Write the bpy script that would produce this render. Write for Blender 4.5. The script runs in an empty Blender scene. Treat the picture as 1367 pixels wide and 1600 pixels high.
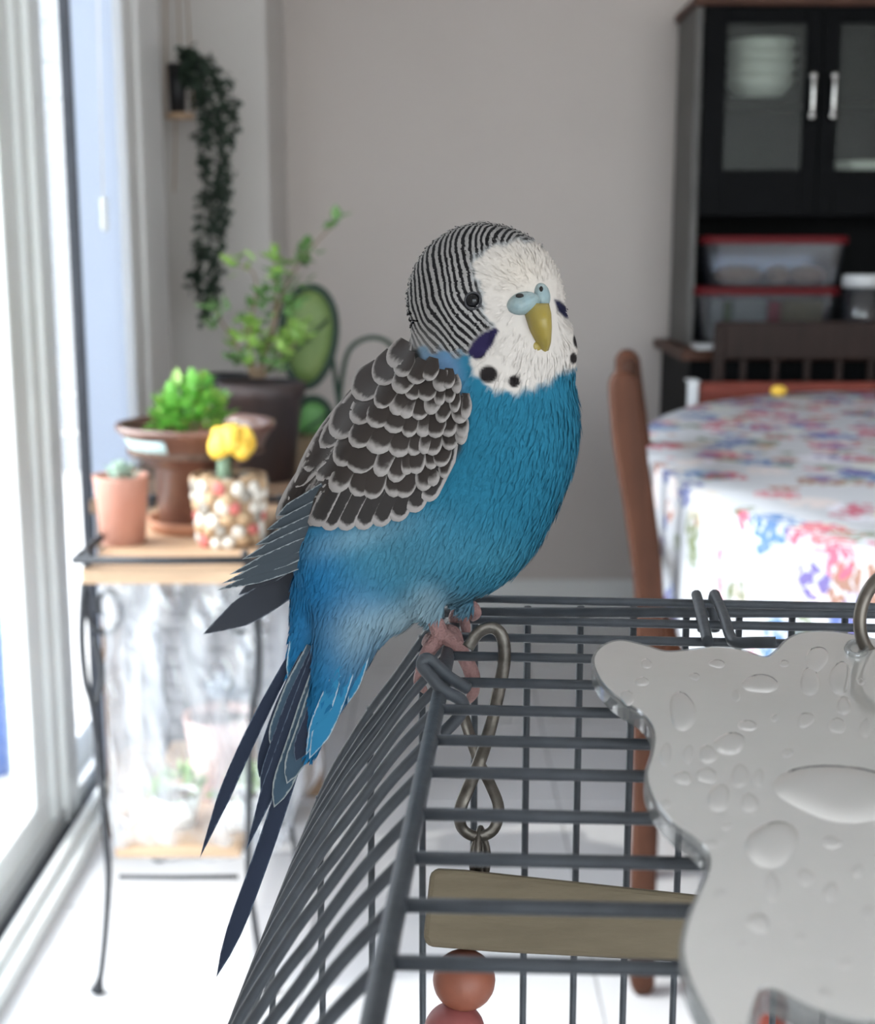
import bpy, bmesh, math, random
import numpy as np
from mathutils import Vector, Matrix

random.seed(7); RNG = np.random.default_rng(7)
S = bpy.context.scene
COL = S.collection

# ------------------------------------------------------------------ camera, sky, sun, exposure
F = 2180.0; CX, CY = 683.5, 800.0; YH = 385.0; H = 1.06      # focal length in pixels, image centre, horizon row, eye height
PITCH = math.atan((CY - YH) / F)
cp, sp = math.cos(PITCH), math.sin(PITCH)
cd = bpy.data.cameras.new('camera'); cam = bpy.data.objects.new('camera', cd); COL.objects.link(cam)
cd.sensor_fit = 'HORIZONTAL'; cd.sensor_width = 36.0; cd.lens = 36.0 * F / 1367.0
cd.clip_start = 0.01; cd.clip_end = 200
cam.location = (0, 0, H); cam.rotation_euler = (math.pi / 2 - PITCH, 0, 0)
cd.dof.use_dof = True; cd.dof.focus_distance = 0.248; cd.dof.aperture_fstop = cd.lens / 1.55
S.camera = cam
S.view_settings.view_transform = 'Standard'; S.view_settings.look = 'None'
S.view_settings.gamma = 1.0; S.view_settings.use_curve_mapping = False
S.view_settings.exposure = 0.32

SUN_EL, SUN_AZ = math.radians(51.0), math.radians(12.0)      # travels towards +X, a little +Y
world = bpy.data.worlds.new('sky'); S.world = world; world.use_nodes = True
wn = world.node_tree; wn.nodes.clear()
wo = wn.nodes.new('ShaderNodeOutputWorld'); wb = wn.nodes.new('ShaderNodeBackground'); ws = wn.nodes.new('ShaderNodeTexSky')
ws.sky_type = 'NISHITA'; ws.sun_disc = False; ws.sun_elevation = SUN_EL; ws.sun_rotation = math.radians(-90 + 12); ws.air_density = 1.0; ws.dust_density = 1.0
hs_ = wn.nodes.new('ShaderNodeHueSaturation'); hs_.inputs['Saturation'].default_value = 0.30; wn.links.new(ws.outputs[0], hs_.inputs['Color']); wn.links.new(hs_.outputs[0], wb.inputs[0]); wn.links.new(wb.outputs[0], wo.inputs[0]); wb.inputs[1].default_value = 1.15
sl = bpy.data.lights.new('sun', 'SUN'); sun = bpy.data.objects.new('sun', sl); COL.objects.link(sun)
sl.energy = 2.3; sl.angle = math.radians(0.6); sl.color = (1.0, 0.95, 0.88)
sd = Vector((math.cos(SUN_EL) * math.cos(SUN_AZ), math.cos(SUN_EL) * math.sin(SUN_AZ), -math.sin(SUN_EL)))
sun.rotation_euler = sd.to_track_quat('-Z', 'Y').to_euler(); sun.location = (-6, -1, 8)

# ------------------------------------------------------------------ room measures
XL, XR, YB, YF, ZC = -0.64, 3.3, 4.05, -2.6, 2.42
DOOR = (0.75, 2.93, 2.03)       # sliding door opening: from, to, head
FILLWIN = (-0.55, 3.2, 0.10, 2.32)   # window added in the unseen wall behind the camera for fill light
def portal(name, loc, rot, sx, sy):
    a = bpy.data.lights.new(name, 'AREA'); a.shape = 'RECTANGLE'; a.size = sx; a.size_y = sy; a.cycles.is_portal = True
    o = bpy.data.objects.new(name, a); COL.objects.link(o); o.location = loc; o.rotation_euler = rot
portal('door_portal', (XL - 0.14, (DOOR[0] + DOOR[1]) / 2, DOOR[2] / 2), (0, math.radians(-90), 0), DOOR[2], DOOR[1] - DOOR[0])
portal('fill_window_portal', ((FILLWIN[0] + FILLWIN[1]) / 2, YF - 0.1, (FILLWIN[2] + FILLWIN[3]) / 2), (math.radians(90), 0, 0), FILLWIN[1] - FILLWIN[0], FILLWIN[3] - FILLWIN[2])

# ------------------------------------------------------------------ picture measurement helpers (pixel of the 1367x1600 frame -> place)
RIGHT, UP, FWD = np.array([1., 0, 0]), np.array([0, sp, cp]), np.array([0, cp, -sp])
EYE = np.array([0, 0, H])
def ray(x, y): return FWD + RIGHT * ((x - CX) / F) - UP * ((y - CY) / F)
def P(x, y, d): return EYE + ray(x, y) * d
def PZ(x, y, z): r = ray(x, y); return EYE + r * ((z - H) / r[2])
def PY(x, y, Y): r = ray(x, y); return EYE + r * (Y / r[1])
def Parr(a, d0):                      # rows (x, y, w): w pixels nearer than depth d0
    a = np.asarray(a, float); d = d0 * (1 - a[:, 2] / F)
    return EYE + (FWD[None] + RIGHT[None] * ((a[:, :1] - CX) / F) - UP[None] * ((a[:, 1:2] - CY) / F)) * d[:, None]
def srgb(r, g, b):
    f = lambda c: c / 12.92 if c <= 0.04045 else ((c + 0.055) / 1.055) ** 2.4
    return (f(r / 255), f(g / 255), f(b / 255))

# ------------------------------------------------------------------ materials
def newmat(name):
    m = bpy.data.materials.new(name); m.use_nodes = True; nt = m.node_tree
    return m, nt, nt.nodes['Principled BSDF'], nt.nodes['Material Output']
def mat(name, color, rough=0.5, metal=0.0, var=0.0, scale=8.0, bump=0.0, bscale=None, stretch=None, color2=None, trans=0.0, sheen=0.0, coat=0.0, subsurf=0.0, detail=4.0):
    m, nt, b, o = newmat(name)
    b.inputs['Roughness'].default_value = rough; b.inputs['Metallic'].default_value = metal
    b.inputs['Base Color'].default_value = (*color, 1)
    if trans: b.inputs['Transmission Weight'].default_value = trans
    if coat: b.inputs['Coat Weight'].default_value = coat
    if sheen: b.inputs['Sheen Weight'].default_value = sheen
    if subsurf:
        b.inputs['Subsurface Weight'].default_value = subsurf; b.inputs['Subsurface Radius'].default_value = (1, .4, .2); b.inputs['Subsurface Scale'].default_value = 0.004
    tc = nt.nodes.new('ShaderNodeTexCoord'); vec = tc.outputs['Object']
    if stretch:
        mp = nt.nodes.new('ShaderNodeMapping'); mp.inputs['Scale'].default_value = stretch
        nt.links.new(vec, mp.inputs['Vector']); vec = mp.outputs['Vector']
    n = nt.nodes.new('ShaderNodeTexNoise'); n.inputs['Scale'].default_value = scale; n.inputs['Detail'].default_value = detail
    nt.links.new(vec, n.inputs['Vector'])
    c2 = color2 if color2 else tuple(c * (1 - var) for c in color)
    rp = nt.nodes.new('ShaderNodeValToRGB'); rp.color_ramp.elements[0].position = 0.3; rp.color_ramp.elements[1].position = 0.7
    rp.color_ramp.elements[0].color = (*c2, 1); rp.color_ramp.elements[1].color = (*color, 1)
    nt.links.new(n.outputs['Fac'], rp.inputs['Fac']); nt.links.new(rp.outputs['Color'], b.inputs['Base Color'])
    if bump:
        n2 = n
        if bscale:
            n2 = nt.nodes.new('ShaderNodeTexNoise'); n2.inputs['Scale'].default_value = bscale; n2.inputs['Detail'].default_value = 5; nt.links.new(vec, n2.inputs['Vector'])
        bp = nt.nodes.new('ShaderNodeBump'); bp.inputs['Strength'].default_value = bump; bp.inputs['Distance'].default_value = 0.002
        nt.links.new(n2.outputs['Fac'], bp.inputs['Height']); nt.links.new(bp.outputs['Normal'], b.inputs['Normal'])
    return m
def clearmat(name, tint=(1, 1, 1), clear=0.92, rough=0.02, haze=0.0, hazecol=(.9, .9, .9), graz=.35):
    """thin clear sheet: mostly lets light straight through, some gloss, optional milky part"""
    m, nt, b, o = newmat(name); nt.nodes.remove(b)
    t = nt.nodes.new('ShaderNodeBsdfTransparent'); t.inputs[0].default_value = (*tint, 1)
    g = nt.nodes.new('ShaderNodeBsdfGlossy'); g.inputs['Roughness'].default_value = rough
    fr = nt.nodes.new('ShaderNodeLayerWeight'); fr.inputs['Blend'].default_value = 0.25
    mx = nt.nodes.new('ShaderNodeMixShader'); mul = nt.nodes.new('ShaderNodeMath'); mul.operation = 'MULTIPLY_ADD'
    mul.inputs[1].default_value = graz; mul.inputs[2].default_value = 1 - clear
    nt.links.new(fr.outputs['Fresnel'], mul.inputs[0]); nt.links.new(mul.outputs[0], mx.inputs[0])
    nt.links.new(t.outputs[0], mx.inputs[1]); nt.links.new(g.outputs[0], mx.inputs[2]); out = mx.outputs[0]
    if haze:
        d = nt.nodes.new('ShaderNodeBsdfDiffuse'); d.inputs[0].default_value = (*hazecol, 1)
        tr = nt.nodes.new('ShaderNodeBsdfTranslucent'); tr.inputs[0].default_value = (*hazecol, 1)
        dm = nt.nodes.new('ShaderNodeMixShader'); dm.inputs[0].default_value = 0.5; nt.links.new(d.outputs[0], dm.inputs[1]); nt.links.new(tr.outputs[0], dm.inputs[2])
        hm = nt.nodes.new('ShaderNodeMixShader'); hm.inputs[0].default_value = haze
        nt.links.new(out, hm.inputs[1]); nt.links.new(dm.outputs[0], hm.inputs[2]); out = hm.outputs[0]
    nt.links.new(out, o.inputs['Surface']); return m

M = {}
M['wall'] = mat('wall_paint', (.585, .53, .50), .85, var=.03, scale=3, bump=.03, bscale=250)
M['sidewall'] = mat('side_wall_paint', (.62, .59, .565), .85, var=.03, scale=3, bump=.03, bscale=250)
M['ceiling'] = mat('ceiling_paint', (.88, .86, .83), .9, var=.03, scale=4, bump=.05, bscale=200)
M['white'] = mat('white_trim_paint', (.80, .80, .79), .4, var=.04, scale=5)
M['vinyl'] = mat('white_vinyl', (.88, .91, .90), .35, var=.05, scale=6)
M['vinyl_grey'] = mat('grey_vinyl', (.58, .60, .60), .45, var=.08, scale=6)
M['gasket_shade'] = mat('dark_gasket_and_shade', (.05, .055, .07), .6, var=.2, scale=20)  # dark track groove, also the painted shadow at the panel edge

M['tile'] = mat('floor_tile', (.74, .745, .76), .3, var=.05, scale=6, bump=.02, bscale=40)
M['grout'] = mat('tile_grout', (.45, .45, .46), .9, var=.1, scale=60)
M['iron'] = mat('wrought_iron', (.04, .043, .05), .5, .3, var=.3, scale=60, bump=.1)
M['shelfwood'] = mat('pale_shelf_wood', (.62, .42, .27), .55, var=.25, scale=9, stretch=(1, 6, 6), bump=.1)
M['brownwood'] = mat('brown_wood', (.30, .19, .12), .5, var=.35, scale=9, stretch=(6, 1, 6), bump=.1)
M['chairwood'] = mat('reddish_chair_wood', (.080, .030, .016), .55, var=.4, scale=14, stretch=(4, 4, .6))
M['chairwood'].node_tree.nodes['Principled BSDF'].inputs['Specular IOR Level'].default_value = .18
M['darkchair'] = mat('dark_chair_wood', (.030, .015, .012), .5, var=.4, scale=14, stretch=(4, 4, .6))
M['redwood'] = mat('red_bench_wood', (.22, .05, .035), .4, var=.35, scale=12, stretch=(.6, 4, 4))
M['black'] = mat('black_laminate', (.004, .0045, .0055), .5, var=.3, scale=12)
M['greylam'] = mat('grey_laminate_side', (.13, .125, .12), .6, var=.15, scale=12)
M['walnut'] = mat('walnut_edge', (.10, .045, .03), .5, var=.4, scale=12)
M['chrome'] = mat('brushed_chrome', (.62, .61, .60), .25, 1.0, var=.1, scale=80)
M['steel'] = mat('worn_steel', (.17, .155, .135), .42, .8, color2=(.06, .05, .042), scale=300, bump=.2)
M['ringmetal'] = mat('antique_ring_metal', (.16, .14, .12), .38, .8, var=.3, scale=300)
M['wire'] = mat('grey_coated_wire', (.060, .067, .077), .45, .0, var=.25, scale=260, bump=.12)
M['wire'].node_tree.nodes['Principled BSDF'].inputs['Specular IOR Level'].default_value = .3
M['redlid'] = mat('red_plastic', (.12, .006, .010), .5, var=.1, scale=10)
M['whitelid'] = mat('white_plastic', (.72, .74, .76), .4, var=.05, scale=10)
M['china'] = mat('white_china', (.90, .89, .85), .3, var=.04, scale=10)
M['terracotta'] = mat('pink_terracotta', (.47, .21, .15), .8, color2=(.52, .29, .23), scale=14, bump=.1, bscale=120)
M['brownpot'] = mat('glazed_brown_pot', (.17, .075, .048), .35, color2=(.09, .04, .03), scale=9, coat=.3)
M['claysaucer'] = mat('clay_saucer', (.45, .2, .11), .7, var=.2, scale=9)
M['darkpot'] = mat('dark_plastic_pot', (.035, .03, .032), .5, color2=(.06, .035, .03), scale=8)
M['blackpot'] = mat('black_pot', (.012, .012, .014), .5, var=.2, scale=8)
M['pinkpot'] = mat('pink_pot', (.70, .46, .40), .7, var=.12, scale=12)
M['cement'] = mat('sandy_cement_pot', (.46, .32, .20), .85, color2=(.30, .20, .12), scale=40, bump=.4, bscale=160)
M['soil'] = mat('soil', (.07, .04, .028), .95, color2=(.15, .09, .065), scale=120, bump=.6)
M['pebw'] = mat('white_pebble', (.78, .74, .66), .5, var=.1, scale=30)
M['pebb'] = mat('beige_pebble', (.58, .40, .24), .5, var=.2, scale=30)
M['pebr'] = mat('pink_pebble', (.60, .16, .14), .5, var=.2, scale=30)
M['pebg'] = mat('grey_pebble', (.30, .27, .23), .5, var=.2, scale=30)
M['leaf'] = mat('fresh_green_leaf', (.18, .48, .07), .45, color2=(.10, .33, .05), scale=60, subsurf=.0)
M['leafy'] = mat('yellow_green_leaf', (.34, .52, .12), .45, color2=(.16, .34, .06), scale=50)
M['leafd'] = mat('dark_leaf', (.013, .030, .017), .6, color2=(.026, .045, .027), scale=50)
M['leafm'] = mat('mid_green_leaf', (.13, .25, .07), .5, color2=(.07, .16, .05), scale=50)
M['stem'] = mat('brown_stem', (.22, .15, .09), .8, var=.3, scale=60)
M['succ'] = mat('grey_green_succulent', (.33, .47, .38), .55, color2=(.45, .5, .42), scale=60)
M['echev'] = mat('blue_echeveria', (.30, .40, .46), .5, color2=(.42, .38, .44), scale=40)
M['yellow'] = mat('yellow_cactus', (.90, .50, .03), .6, color2=(.95, .68, .12), scale=120, bump=.3)
M['cactstem'] = mat('green_cactus_stem', (.20, .30, .20), .6, var=.2, scale=60)
M['greenpaint'] = mat('green_paint', (.12, .20, .05), .55, color2=(.22, .30, .10), scale=16)
M['greenpaint2'] = mat('bright_green_paint', (.07, .22, .05), .5, color2=(.12, .30, .08), scale=40)
M['greenrim'] = mat('dark_green_rim', (.018, .05, .028), .45, var=.3, scale=20)
M['greyweave'] = mat('grey_woven_fibre', (.30, .29, .30), .85, color2=(.17, .165, .17), scale=14, stretch=(1, 1, 14), bump=.4)
M['bluebin'] = mat('blue_plastic', (.10, .22, .62), .45, var=.1, scale=6)
M['fence'] = mat('weathered_grey_boards', (.24, .24, .255), .85, var=.2, scale=8, stretch=(1, 1, 8))
M['patio'] = mat('patio_concrete', (.74, .72, .69), .9, var=.12, scale=5)
M['siding'] = mat('pale_siding', (.27, .285, .31), .8, var=.06, scale=5)
M['twine'] = mat('jute_twine', (.45, .33, .24), .9, var=.2, scale=120)
M['cord'] = mat('white_cord', (.80, .78, .72), .6, var=.05, scale=60)
M['block'] = mat('dull_olive_wood', (.145, .115, .073), .8, color2=(.115, .09, .055), scale=160, stretch=(.4, 2, 2), bump=.35, bscale=300)
M['beado'] = mat('orange_wood_bead', (.27, .085, .048), .5, color2=(.21, .065, .036), scale=160, bump=.1)
M['beadp'] = mat('pink_wood_bead', (.32, .09, .085), .55, color2=(.25, .07, .065), scale=160, bump=.1)
M['legskin'] = mat('pink_bird_skin', (.33, .185, .17), .6, color2=(.27, .14, .13), scale=900, bump=.5, bscale=1500)
M['claw'] = mat('horn_claw', (.28, .19, .16), .4, var=.2, scale=300)
M['beak'] = mat('olive_yellow_beak', (.29, .215, .035), .4, color2=(.25, .20, .06), scale=220, stretch=(1, 1, .4))
M['cere'] = mat('pale_blue_cere', (.21, .30, .32), .5, color2=(.30, .35, .34), scale=260, bump=.12, bscale=900)
M['nostril'] = mat('nostril_dark', (.02, .016, .014), .8, var=.2, scale=300)
M['eye'] = mat('glossy_dark_eye', (.004, .004, .005), .12, var=.2, scale=300, coat=.15)
M['eyering'] = mat('grey_eye_ring', (.04, .04, .045), .6, var=.3, scale=700)
M['black'].node_tree.nodes['Principled BSDF'].inputs['Specular IOR Level'].default_value = .06
M['darkchair'].node_tree.nodes['Principled BSDF'].inputs['Specular IOR Level'].default_value = .25
for _k in ('redlid', 'redwood', 'walnut'): M[_k].node_tree.nodes['Principled BSDF'].inputs['Specular IOR Level'].default_value = .2
M['eye'].node_tree.nodes['Principled BSDF'].inputs['Specular IOR Level'].default_value = .3
M['blind'] = clearmat('pale_blind_fabric', (.9, .95, 1), .97, .6, haze=.96, hazecol=(.60, .64, .71))
M['glass'] = clearmat('window_glass', (.97, .99, .99), .95, .0)
M['frost'] = clearmat('frosted_glass', (.85, .88, .86), .985, .35, haze=.10, hazecol=(.20, .215, .205), graz=.06)
M['tub'] = clearmat('clear_plastic_tub', (.80, .83, .88), .88, .15, haze=.12, hazecol=(.22, .23, .26))
M['wrap'] = None
M['wrap'] = clearmat('clear_plastic_wrap', (.97, .98, 1.0), .86, .12, haze=.27, hazecol=(.86, .90, .96))
_nt = M['wrap'].node_tree; _hm = [n for n in _nt.nodes if n.bl_idname == 'ShaderNodeMixShader'][-1]
_tc = _nt.nodes.new('ShaderNodeTexCoord'); _mp = _nt.nodes.new('ShaderNodeMapping'); _mp.inputs['Rotation'].default_value = (0, .45, 0); _mp.inputs['Scale'].default_value = (26, 10, 5)
_nz = _nt.nodes.new('ShaderNodeTexNoise'); _nz.inputs['Scale'].default_value = 1.0; _nz.inputs['Detail'].default_value = 2; _rg = _nt.nodes.new('ShaderNodeMapRange')
_rg.inputs['From Min'].default_value = .42; _rg.inputs['From Max'].default_value = .72; _rg.inputs['To Min'].default_value = .12; _rg.inputs['To Max'].default_value = .55
_nt.links.new(_tc.outputs['Object'], _mp.inputs[0]); _nt.links.new(_mp.outputs[0], _nz.inputs['Vector']); _nt.links.new(_nz.outputs['Fac'], _rg.inputs['Value']); _nt.links.new(_rg.outputs[0], _hm.inputs[0])
M['mirror'] = mat('acrylic_mirror', (.86, .85, .83), .06, .62, var=.03, scale=60, bump=.02, bscale=220)
M['acryl'] = clearmat('clear_acrylic_edge', (.80, .82, .82), .80, .08, haze=.22, hazecol=(.55, .56, .56))
M['water'] = mat('water_on_mirror', (.85, .84, .825), .03, .64, var=.02, scale=60)
M['snack'] = mat('brown_snack', (.40, .23, .12), .8, color2=(.55, .36, .22), scale=60, bump=.4)
M['packa'] = mat('cream_packet', (.55, .52, .44), .6, var=.1, scale=20)
M['packg'] = mat('green_packet', (.26, .32, .14), .6, var=.2, scale=20)
M['packr'] = mat('red_packet', (.45, .05, .06), .5, var=.1, scale=20)
M['packo'] = mat('ochre_packet', (.36, .27, .13), .6, var=.2, scale=20)
M['labelp'] = mat('pale_blue_label', (.50, .66, .68), .5, color2=(.24, .34, .30), scale=22)

# ------------------------------------------------------------------ mesh helpers
WL = {}
def root(name, loc, label=None, cat=None, group=None, kind=None):
    o = bpy.data.objects.new(name, None); COL.objects.link(o); o.empty_display_size = .02
    o.location = loc; WL[o.name] = Vector(loc); tag(o, label, cat, group, kind); return o
def tag(o, label=None, cat=None, group=None, kind=None):
    if label: o['label'] = label
    if cat: o['category'] = cat
    if group: o['group'] = group
    if kind: o['kind'] = kind
    return o
def mk(name, v, f, m, parent=None, smooth=True, label=None, cat=None, group=None, kind=None, bevel=0, seg=2):
    v = np.asarray(v, float); c = (v.min(0) + v.max(0)) / 2
    if parent is None: c[2] = v[:, 2].min()
    me = bpy.data.meshes.new(name); me.from_pydata((v - c).tolist(), [], [list(map(int, q)) for q in f])
    bm = bmesh.new(); bm.from_mesh(me); bmesh.ops.recalc_face_normals(bm, faces=bm.faces)
    if bevel:
        bmesh.ops.bevel(bm, geom=[e for e in bm.edges if e.is_manifold and e.calc_face_angle(0) > .5], offset=bevel, segments=seg, affect='EDGES', profile=.5)
    bm.to_mesh(me); bm.free()
    if smooth: me.polygons.foreach_set('use_smooth', [True] * len(me.polygons))
    if isinstance(m, str): m = M[m]
    me.materials.append(m)
    if bevel and smooth:
        try: me.set_sharp_from_angle(angle=.9)
        except Exception: pass
    o = bpy.data.objects.new(name, me); COL.objects.link(o)
    place(o, c, parent); return tag(o, label, cat, group, kind)
def place(o, c, parent):
    c = Vector(c); WL[o.name] = c
    if parent is not None: o.parent = parent; o.location = c - WL[parent.name]
    else: o.location = c
class G:
    def __init__(s): s.v = []; s.f = []
    def add(s, v, f): n = len(s.v); s.v += [tuple(map(float, q)) for q in v]; s.f += [[i + n for i in q] for q in f]; return s
    def box(s, a, b):
        (x0, y0, z0), (x1, y1, z1) = a, b
        return s.add([(x0, y0, z0), (x1, y0, z0), (x1, y1, z0), (x0, y1, z0), (x0, y0, z1), (x1, y0, z1), (x1, y1, z1), (x0, y1, z1)],
                     [(0, 3, 2, 1), (4, 5, 6, 7), (0, 1, 5, 4), (1, 2, 6, 5), (2, 3, 7, 6), (3, 0, 4, 7)])
    def tube(s, pts, r, n=10, closed=False, flat=1.0):
        pts = np.asarray(pts, float); k = len(pts); r = np.broadcast_to(np.asarray(r, float), (k,))
        if closed: tan = np.roll(pts, -1, 0) - np.roll(pts, 1, 0)
        else: tan = np.gradient(pts, axis=0)
        tan /= np.linalg.norm(tan, axis=1)[:, None] + 1e-12
        ref = np.array([0, 0, 1.]) if abs(tan[0][2]) < .9 else np.array([0, 1., 0])
        u = np.cross(tan[0], ref); u /= np.linalg.norm(u); vs = []
        for i in range(k):
            u = u - tan[i] * np.dot(u, tan[i]); u /= np.linalg.norm(u) + 1e-12; w = np.cross(tan[i], u)
            for j in range(n):
                a = 2 * math.pi * j / n; vs.append(pts[i] + r[i] * (math.cos(a) * u + flat * math.sin(a) * w))
        fs = []
        for i in range(k if closed else k - 1):
            for j in range(n):
                a, b = i * n + j, i * n + (j + 1) % n; c2, d2 = ((i + 1) % k) * n + (j + 1) % n, ((i + 1) % k) * n + j
                fs.append((a, b, c2, d2))
        if not closed: fs.append(tuple(range(n))[::-1]); fs.append(tuple((k - 1) * n + j for j in range(n)))
        return s.add(vs, fs)
    def lathe(s, prof, c, n=28, sx=1.0, sy=1.0):
        vs = []; k = len(prof)
        for r, z in prof:
            for j in range(n):
                a = 2 * math.pi * j / n; vs.append((c[0] + sx * r * math.cos(a), c[1] + sy * r * math.sin(a), c[2] + z))
        fs = [(i * n + j, i * n + (j + 1) % n, (i + 1) * n + (j + 1) % n, (i + 1) * n + j) for i in range(k - 1) for j in range(n)]
        if prof[0][0] > 1e-6: fs.append(tuple(range(n))[::-1])
        if prof[-1][0] > 1e-6: fs.append(tuple((k - 1) * n + j for j in range(n)))
        return s.add(vs, fs)
    def ell(s, c, r, nu=14, nv=9, rot=None):
        vs = []
        for i in range(nv + 1):
            t = math.pi * i / nv
            for j in range(nu):
                a = 2 * math.pi * j / nu; q = np.array([r[0] * math.sin(t) * math.cos(a), r[1] * math.sin(t) * math.sin(a), r[2] * math.cos(t)])
                if rot is not None: q = np.array(rot @ Vector(q))
                vs.append(np.asarray(c, float) + q)
        fs = [(i * nu + j, (i + 1) * nu + j, (i + 1) * nu + (j + 1) % nu, i * nu + (j + 1) % nu) for i in range(nv) for j in range(nu)]
        return s.add(vs, fs)
    def prism(s, a, b):                      # two matching outlines
        n = len(a); s.add(list(a) + list(b), [tuple(range(n))[::-1], tuple(range(n, 2 * n))] + [(i, (i + 1) % n, n + (i + 1) % n, n + i) for i in range(n)]); return s
    def mk(s, name, m, parent=None, **k): return mk(name, s.v, s.f, m, parent, **k)
def cat_rom(pts, n=8, closed=False):
    p = [np.asarray(q, float) for q in pts]; k = len(p); out = []
    for i in range(k if closed else k - 1):
        if closed: a, b, c, d = p[i - 1], p[i], p[(i + 1) % k], p[(i + 2) % k]
        else: a, b, c, d = p[max(i - 1, 0)], p[i], p[i + 1], p[min(i + 2, k - 1)]
        for j in range(n):
            t = j / n; out.append(.5 * ((2 * b) + (c - a) * t + (2 * a - 5 * b + 4 * c - d) * t * t + (3 * b - a - 3 * c + d) * t ** 3))
    if not closed: out.append(p[-1])
    return np.array(out)
def box(name, a, b, m, parent=None, bevel=.004, **k): return G().box(a, b).mk(name, m, parent, bevel=bevel, smooth=False, **k)
def copy_child(src, name, loc, parent, rot=None, scale=None):
    o = src.copy(); o.name = name; COL.objects.link(o); place(o, loc, parent)
    if rot is not None: o.rotation_euler = rot
    if scale is not None: o.scale = scale
    return o

# ================================================================== THE ROOM
def struct(name, g, m, parent=None, bevel=0, **k):
    return g.mk(name, m, parent, smooth=False, bevel=bevel, kind=None if parent else 'structure', **k)
# floor slab with separate tiles
T = 0.43
floor = struct('floor', G().box((XL - .12, YF, -.06), (XR, YB, -.003)), 'grout')
tile_src = None
for ix in range(-3, 8):
    for iy in range(-13, 5):
        x0, x1 = max(.234 + T * ix, XL - .12), min(.234 + T * (ix + 1), XR); y0, y1 = max(2.551 + T * iy, YF), min(2.551 + T * (iy + 1), YB)
        if x1 - x0 < .02 or y1 - y0 < .02: continue
        full = abs(x1 - x0 - T) < 1e-6 and abs(y1 - y0 - T) < 1e-6
        if full and tile_src is not None: copy_child(tile_src, 'tile', ((x0 + x1) / 2, (y0 + y1) / 2, -.005), floor); continue
        o = box('tile', (x0 + .002, y0 + .002, -.010), (x1 - .002, y1 - .002, 0), 'tile', floor, bevel=.0012)
        if full: tile_src = o
# walls
g = G().box((XL - .12, YF, 0), (XL, DOOR[0], ZC)).box((XL - .12, DOOR[0], DOOR[2]), (XL, DOOR[1], ZC)).box((XL - .12, DOOR[1], 0), (XL - .06, YB, ZC))
struct('wall_left', g, 'sidewall')
struct('wall_corner', G().box((XL - .06, 3.62, 0), (-.425, YB, ZC)), 'sidewall', bevel=.003)
struct('wall_back', G().box((XL - .12, YB, 0), (XR, YB + .12, ZC)), 'wall')
struct('wall_right', G().box((XR, YF, 0), (XR + .12, YB + .12, ZC)), 'wall')
r0, r1, z0, z1 = FILLWIN
struct('wall_front', G().box((XL - .12, YF - .12, 0), (r0, YF, ZC)).box((r1, YF - .12, 0), (XR + .12, YF, ZC)).box((r0, YF - .12, 0), (r1, YF, z0)).box((r0, YF - .12, z1), (r1, YF, ZC)), 'wall')
struct('ceiling', G().box((XL - .12, YF - .12, ZC), (XR + .12, YB + .12, ZC + .1)), 'ceiling')
struct('baseboard_back', G().box((-.425, YB - .014, 0), (XR, YB, .075)).box((-.425, YB - .010, .075), (XR, YB, .085)), 'white', bevel=.002)
struct('baseboard_corner', G().box((XL - .06, 3.606, 0), (-.411, 3.62, .085)).box((-.425, 3.606, 0), (-.411, YB - .014, .085)), 'white', bevel=.002)
# sliding glass door in the left wall
w1 = root('window_1', (XL - .08, 1.7, 0), kind='structure', label='sliding glass patio door with white vinyl frame')
box('sill', (XL - .005, DOOR[0], 0), (XL + .026, DOOR[1] + .2, .028), 'vinyl', w1)
box('sill_lip', (XL - .012, DOOR[0], 0), (XL + .006, DOOR[1] + .2, .045), 'vinyl', w1)
box('track_groove', (XL - .040, DOOR[0], 0), (XL - .012, DOOR[1], .022), 'gasket_shade', w1, bevel=.001)
box('track_rail', (XL - .052, DOOR[0], 0), (XL - .040, DOOR[1], .050), 'vinyl_grey', w1, bevel=.001)
box('bottom_rail', (XL - .092, DOOR[0], .02), (XL - .052, 2.36, .105), 'vinyl', w1)
box('bottom_rail', (XL - .12, DOOR[0], .0), (XL - .094, DOOR[1], .075), 'vinyl_grey', w1)
box('stile', (XL - .092, 2.27, .105), (XL - .052, 2.36, DOOR[2] - .05), 'vinyl', w1)
box('stile', (XL - .092, DOOR[0], .105), (XL - .052, DOOR[0] + .08, DOOR[2] - .05), 'vinyl', w1)
box('top_rail', (XL - .092, DOOR[0], DOOR[2] - .05), (XL - .052, DOOR[1], DOOR[2]), 'vinyl', w1)
box('jamb', (XL - .10, 2.41, .0), (XL - .035, 2.49, DOOR[2]), 'vinyl', w1)
box('door_gasket', (XL - .058, 2.36, .05), (XL - .045, 2.41, DOOR[2]), 'vinyl', w1, bevel=.001)
box('glass_pane', (XL - .074, DOOR[0] + .08, .105), (XL - .070, 2.27, DOOR[2] - .05), 'glass', w1, bevel=0)
# pale panel by the door, its edge shadow built as dark strip, then casing
box('glass_pane', (XL - .092, 2.495, .10), (XL - .088, 2.925, DOOR[2] - .05), 'glass', w1, bevel=0)
struct('trim_1', G().box((XL - .012, 2.56, 0.03), (XL - .009, 2.92, ZC - .1)), 'blind')
struct('edge_shade_strip', G().box((XL - .020, 2.545, 0.02), (XL - .002, 2.5595, ZC)), 'gasket_shade')  # dark strip standing in for the shadow along the panel edge
struct('trim_3', G().box((XL - .06, 2.922, 0), (XL + .010, 3.03, ZC)).box((XL - .06, 3.03, 0), (XL + .018, 3.14, ZC)).box((XL - .06, 3.14, 0), (XL + .012, 3.30, ZC)), 'white', bevel=.004)
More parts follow.
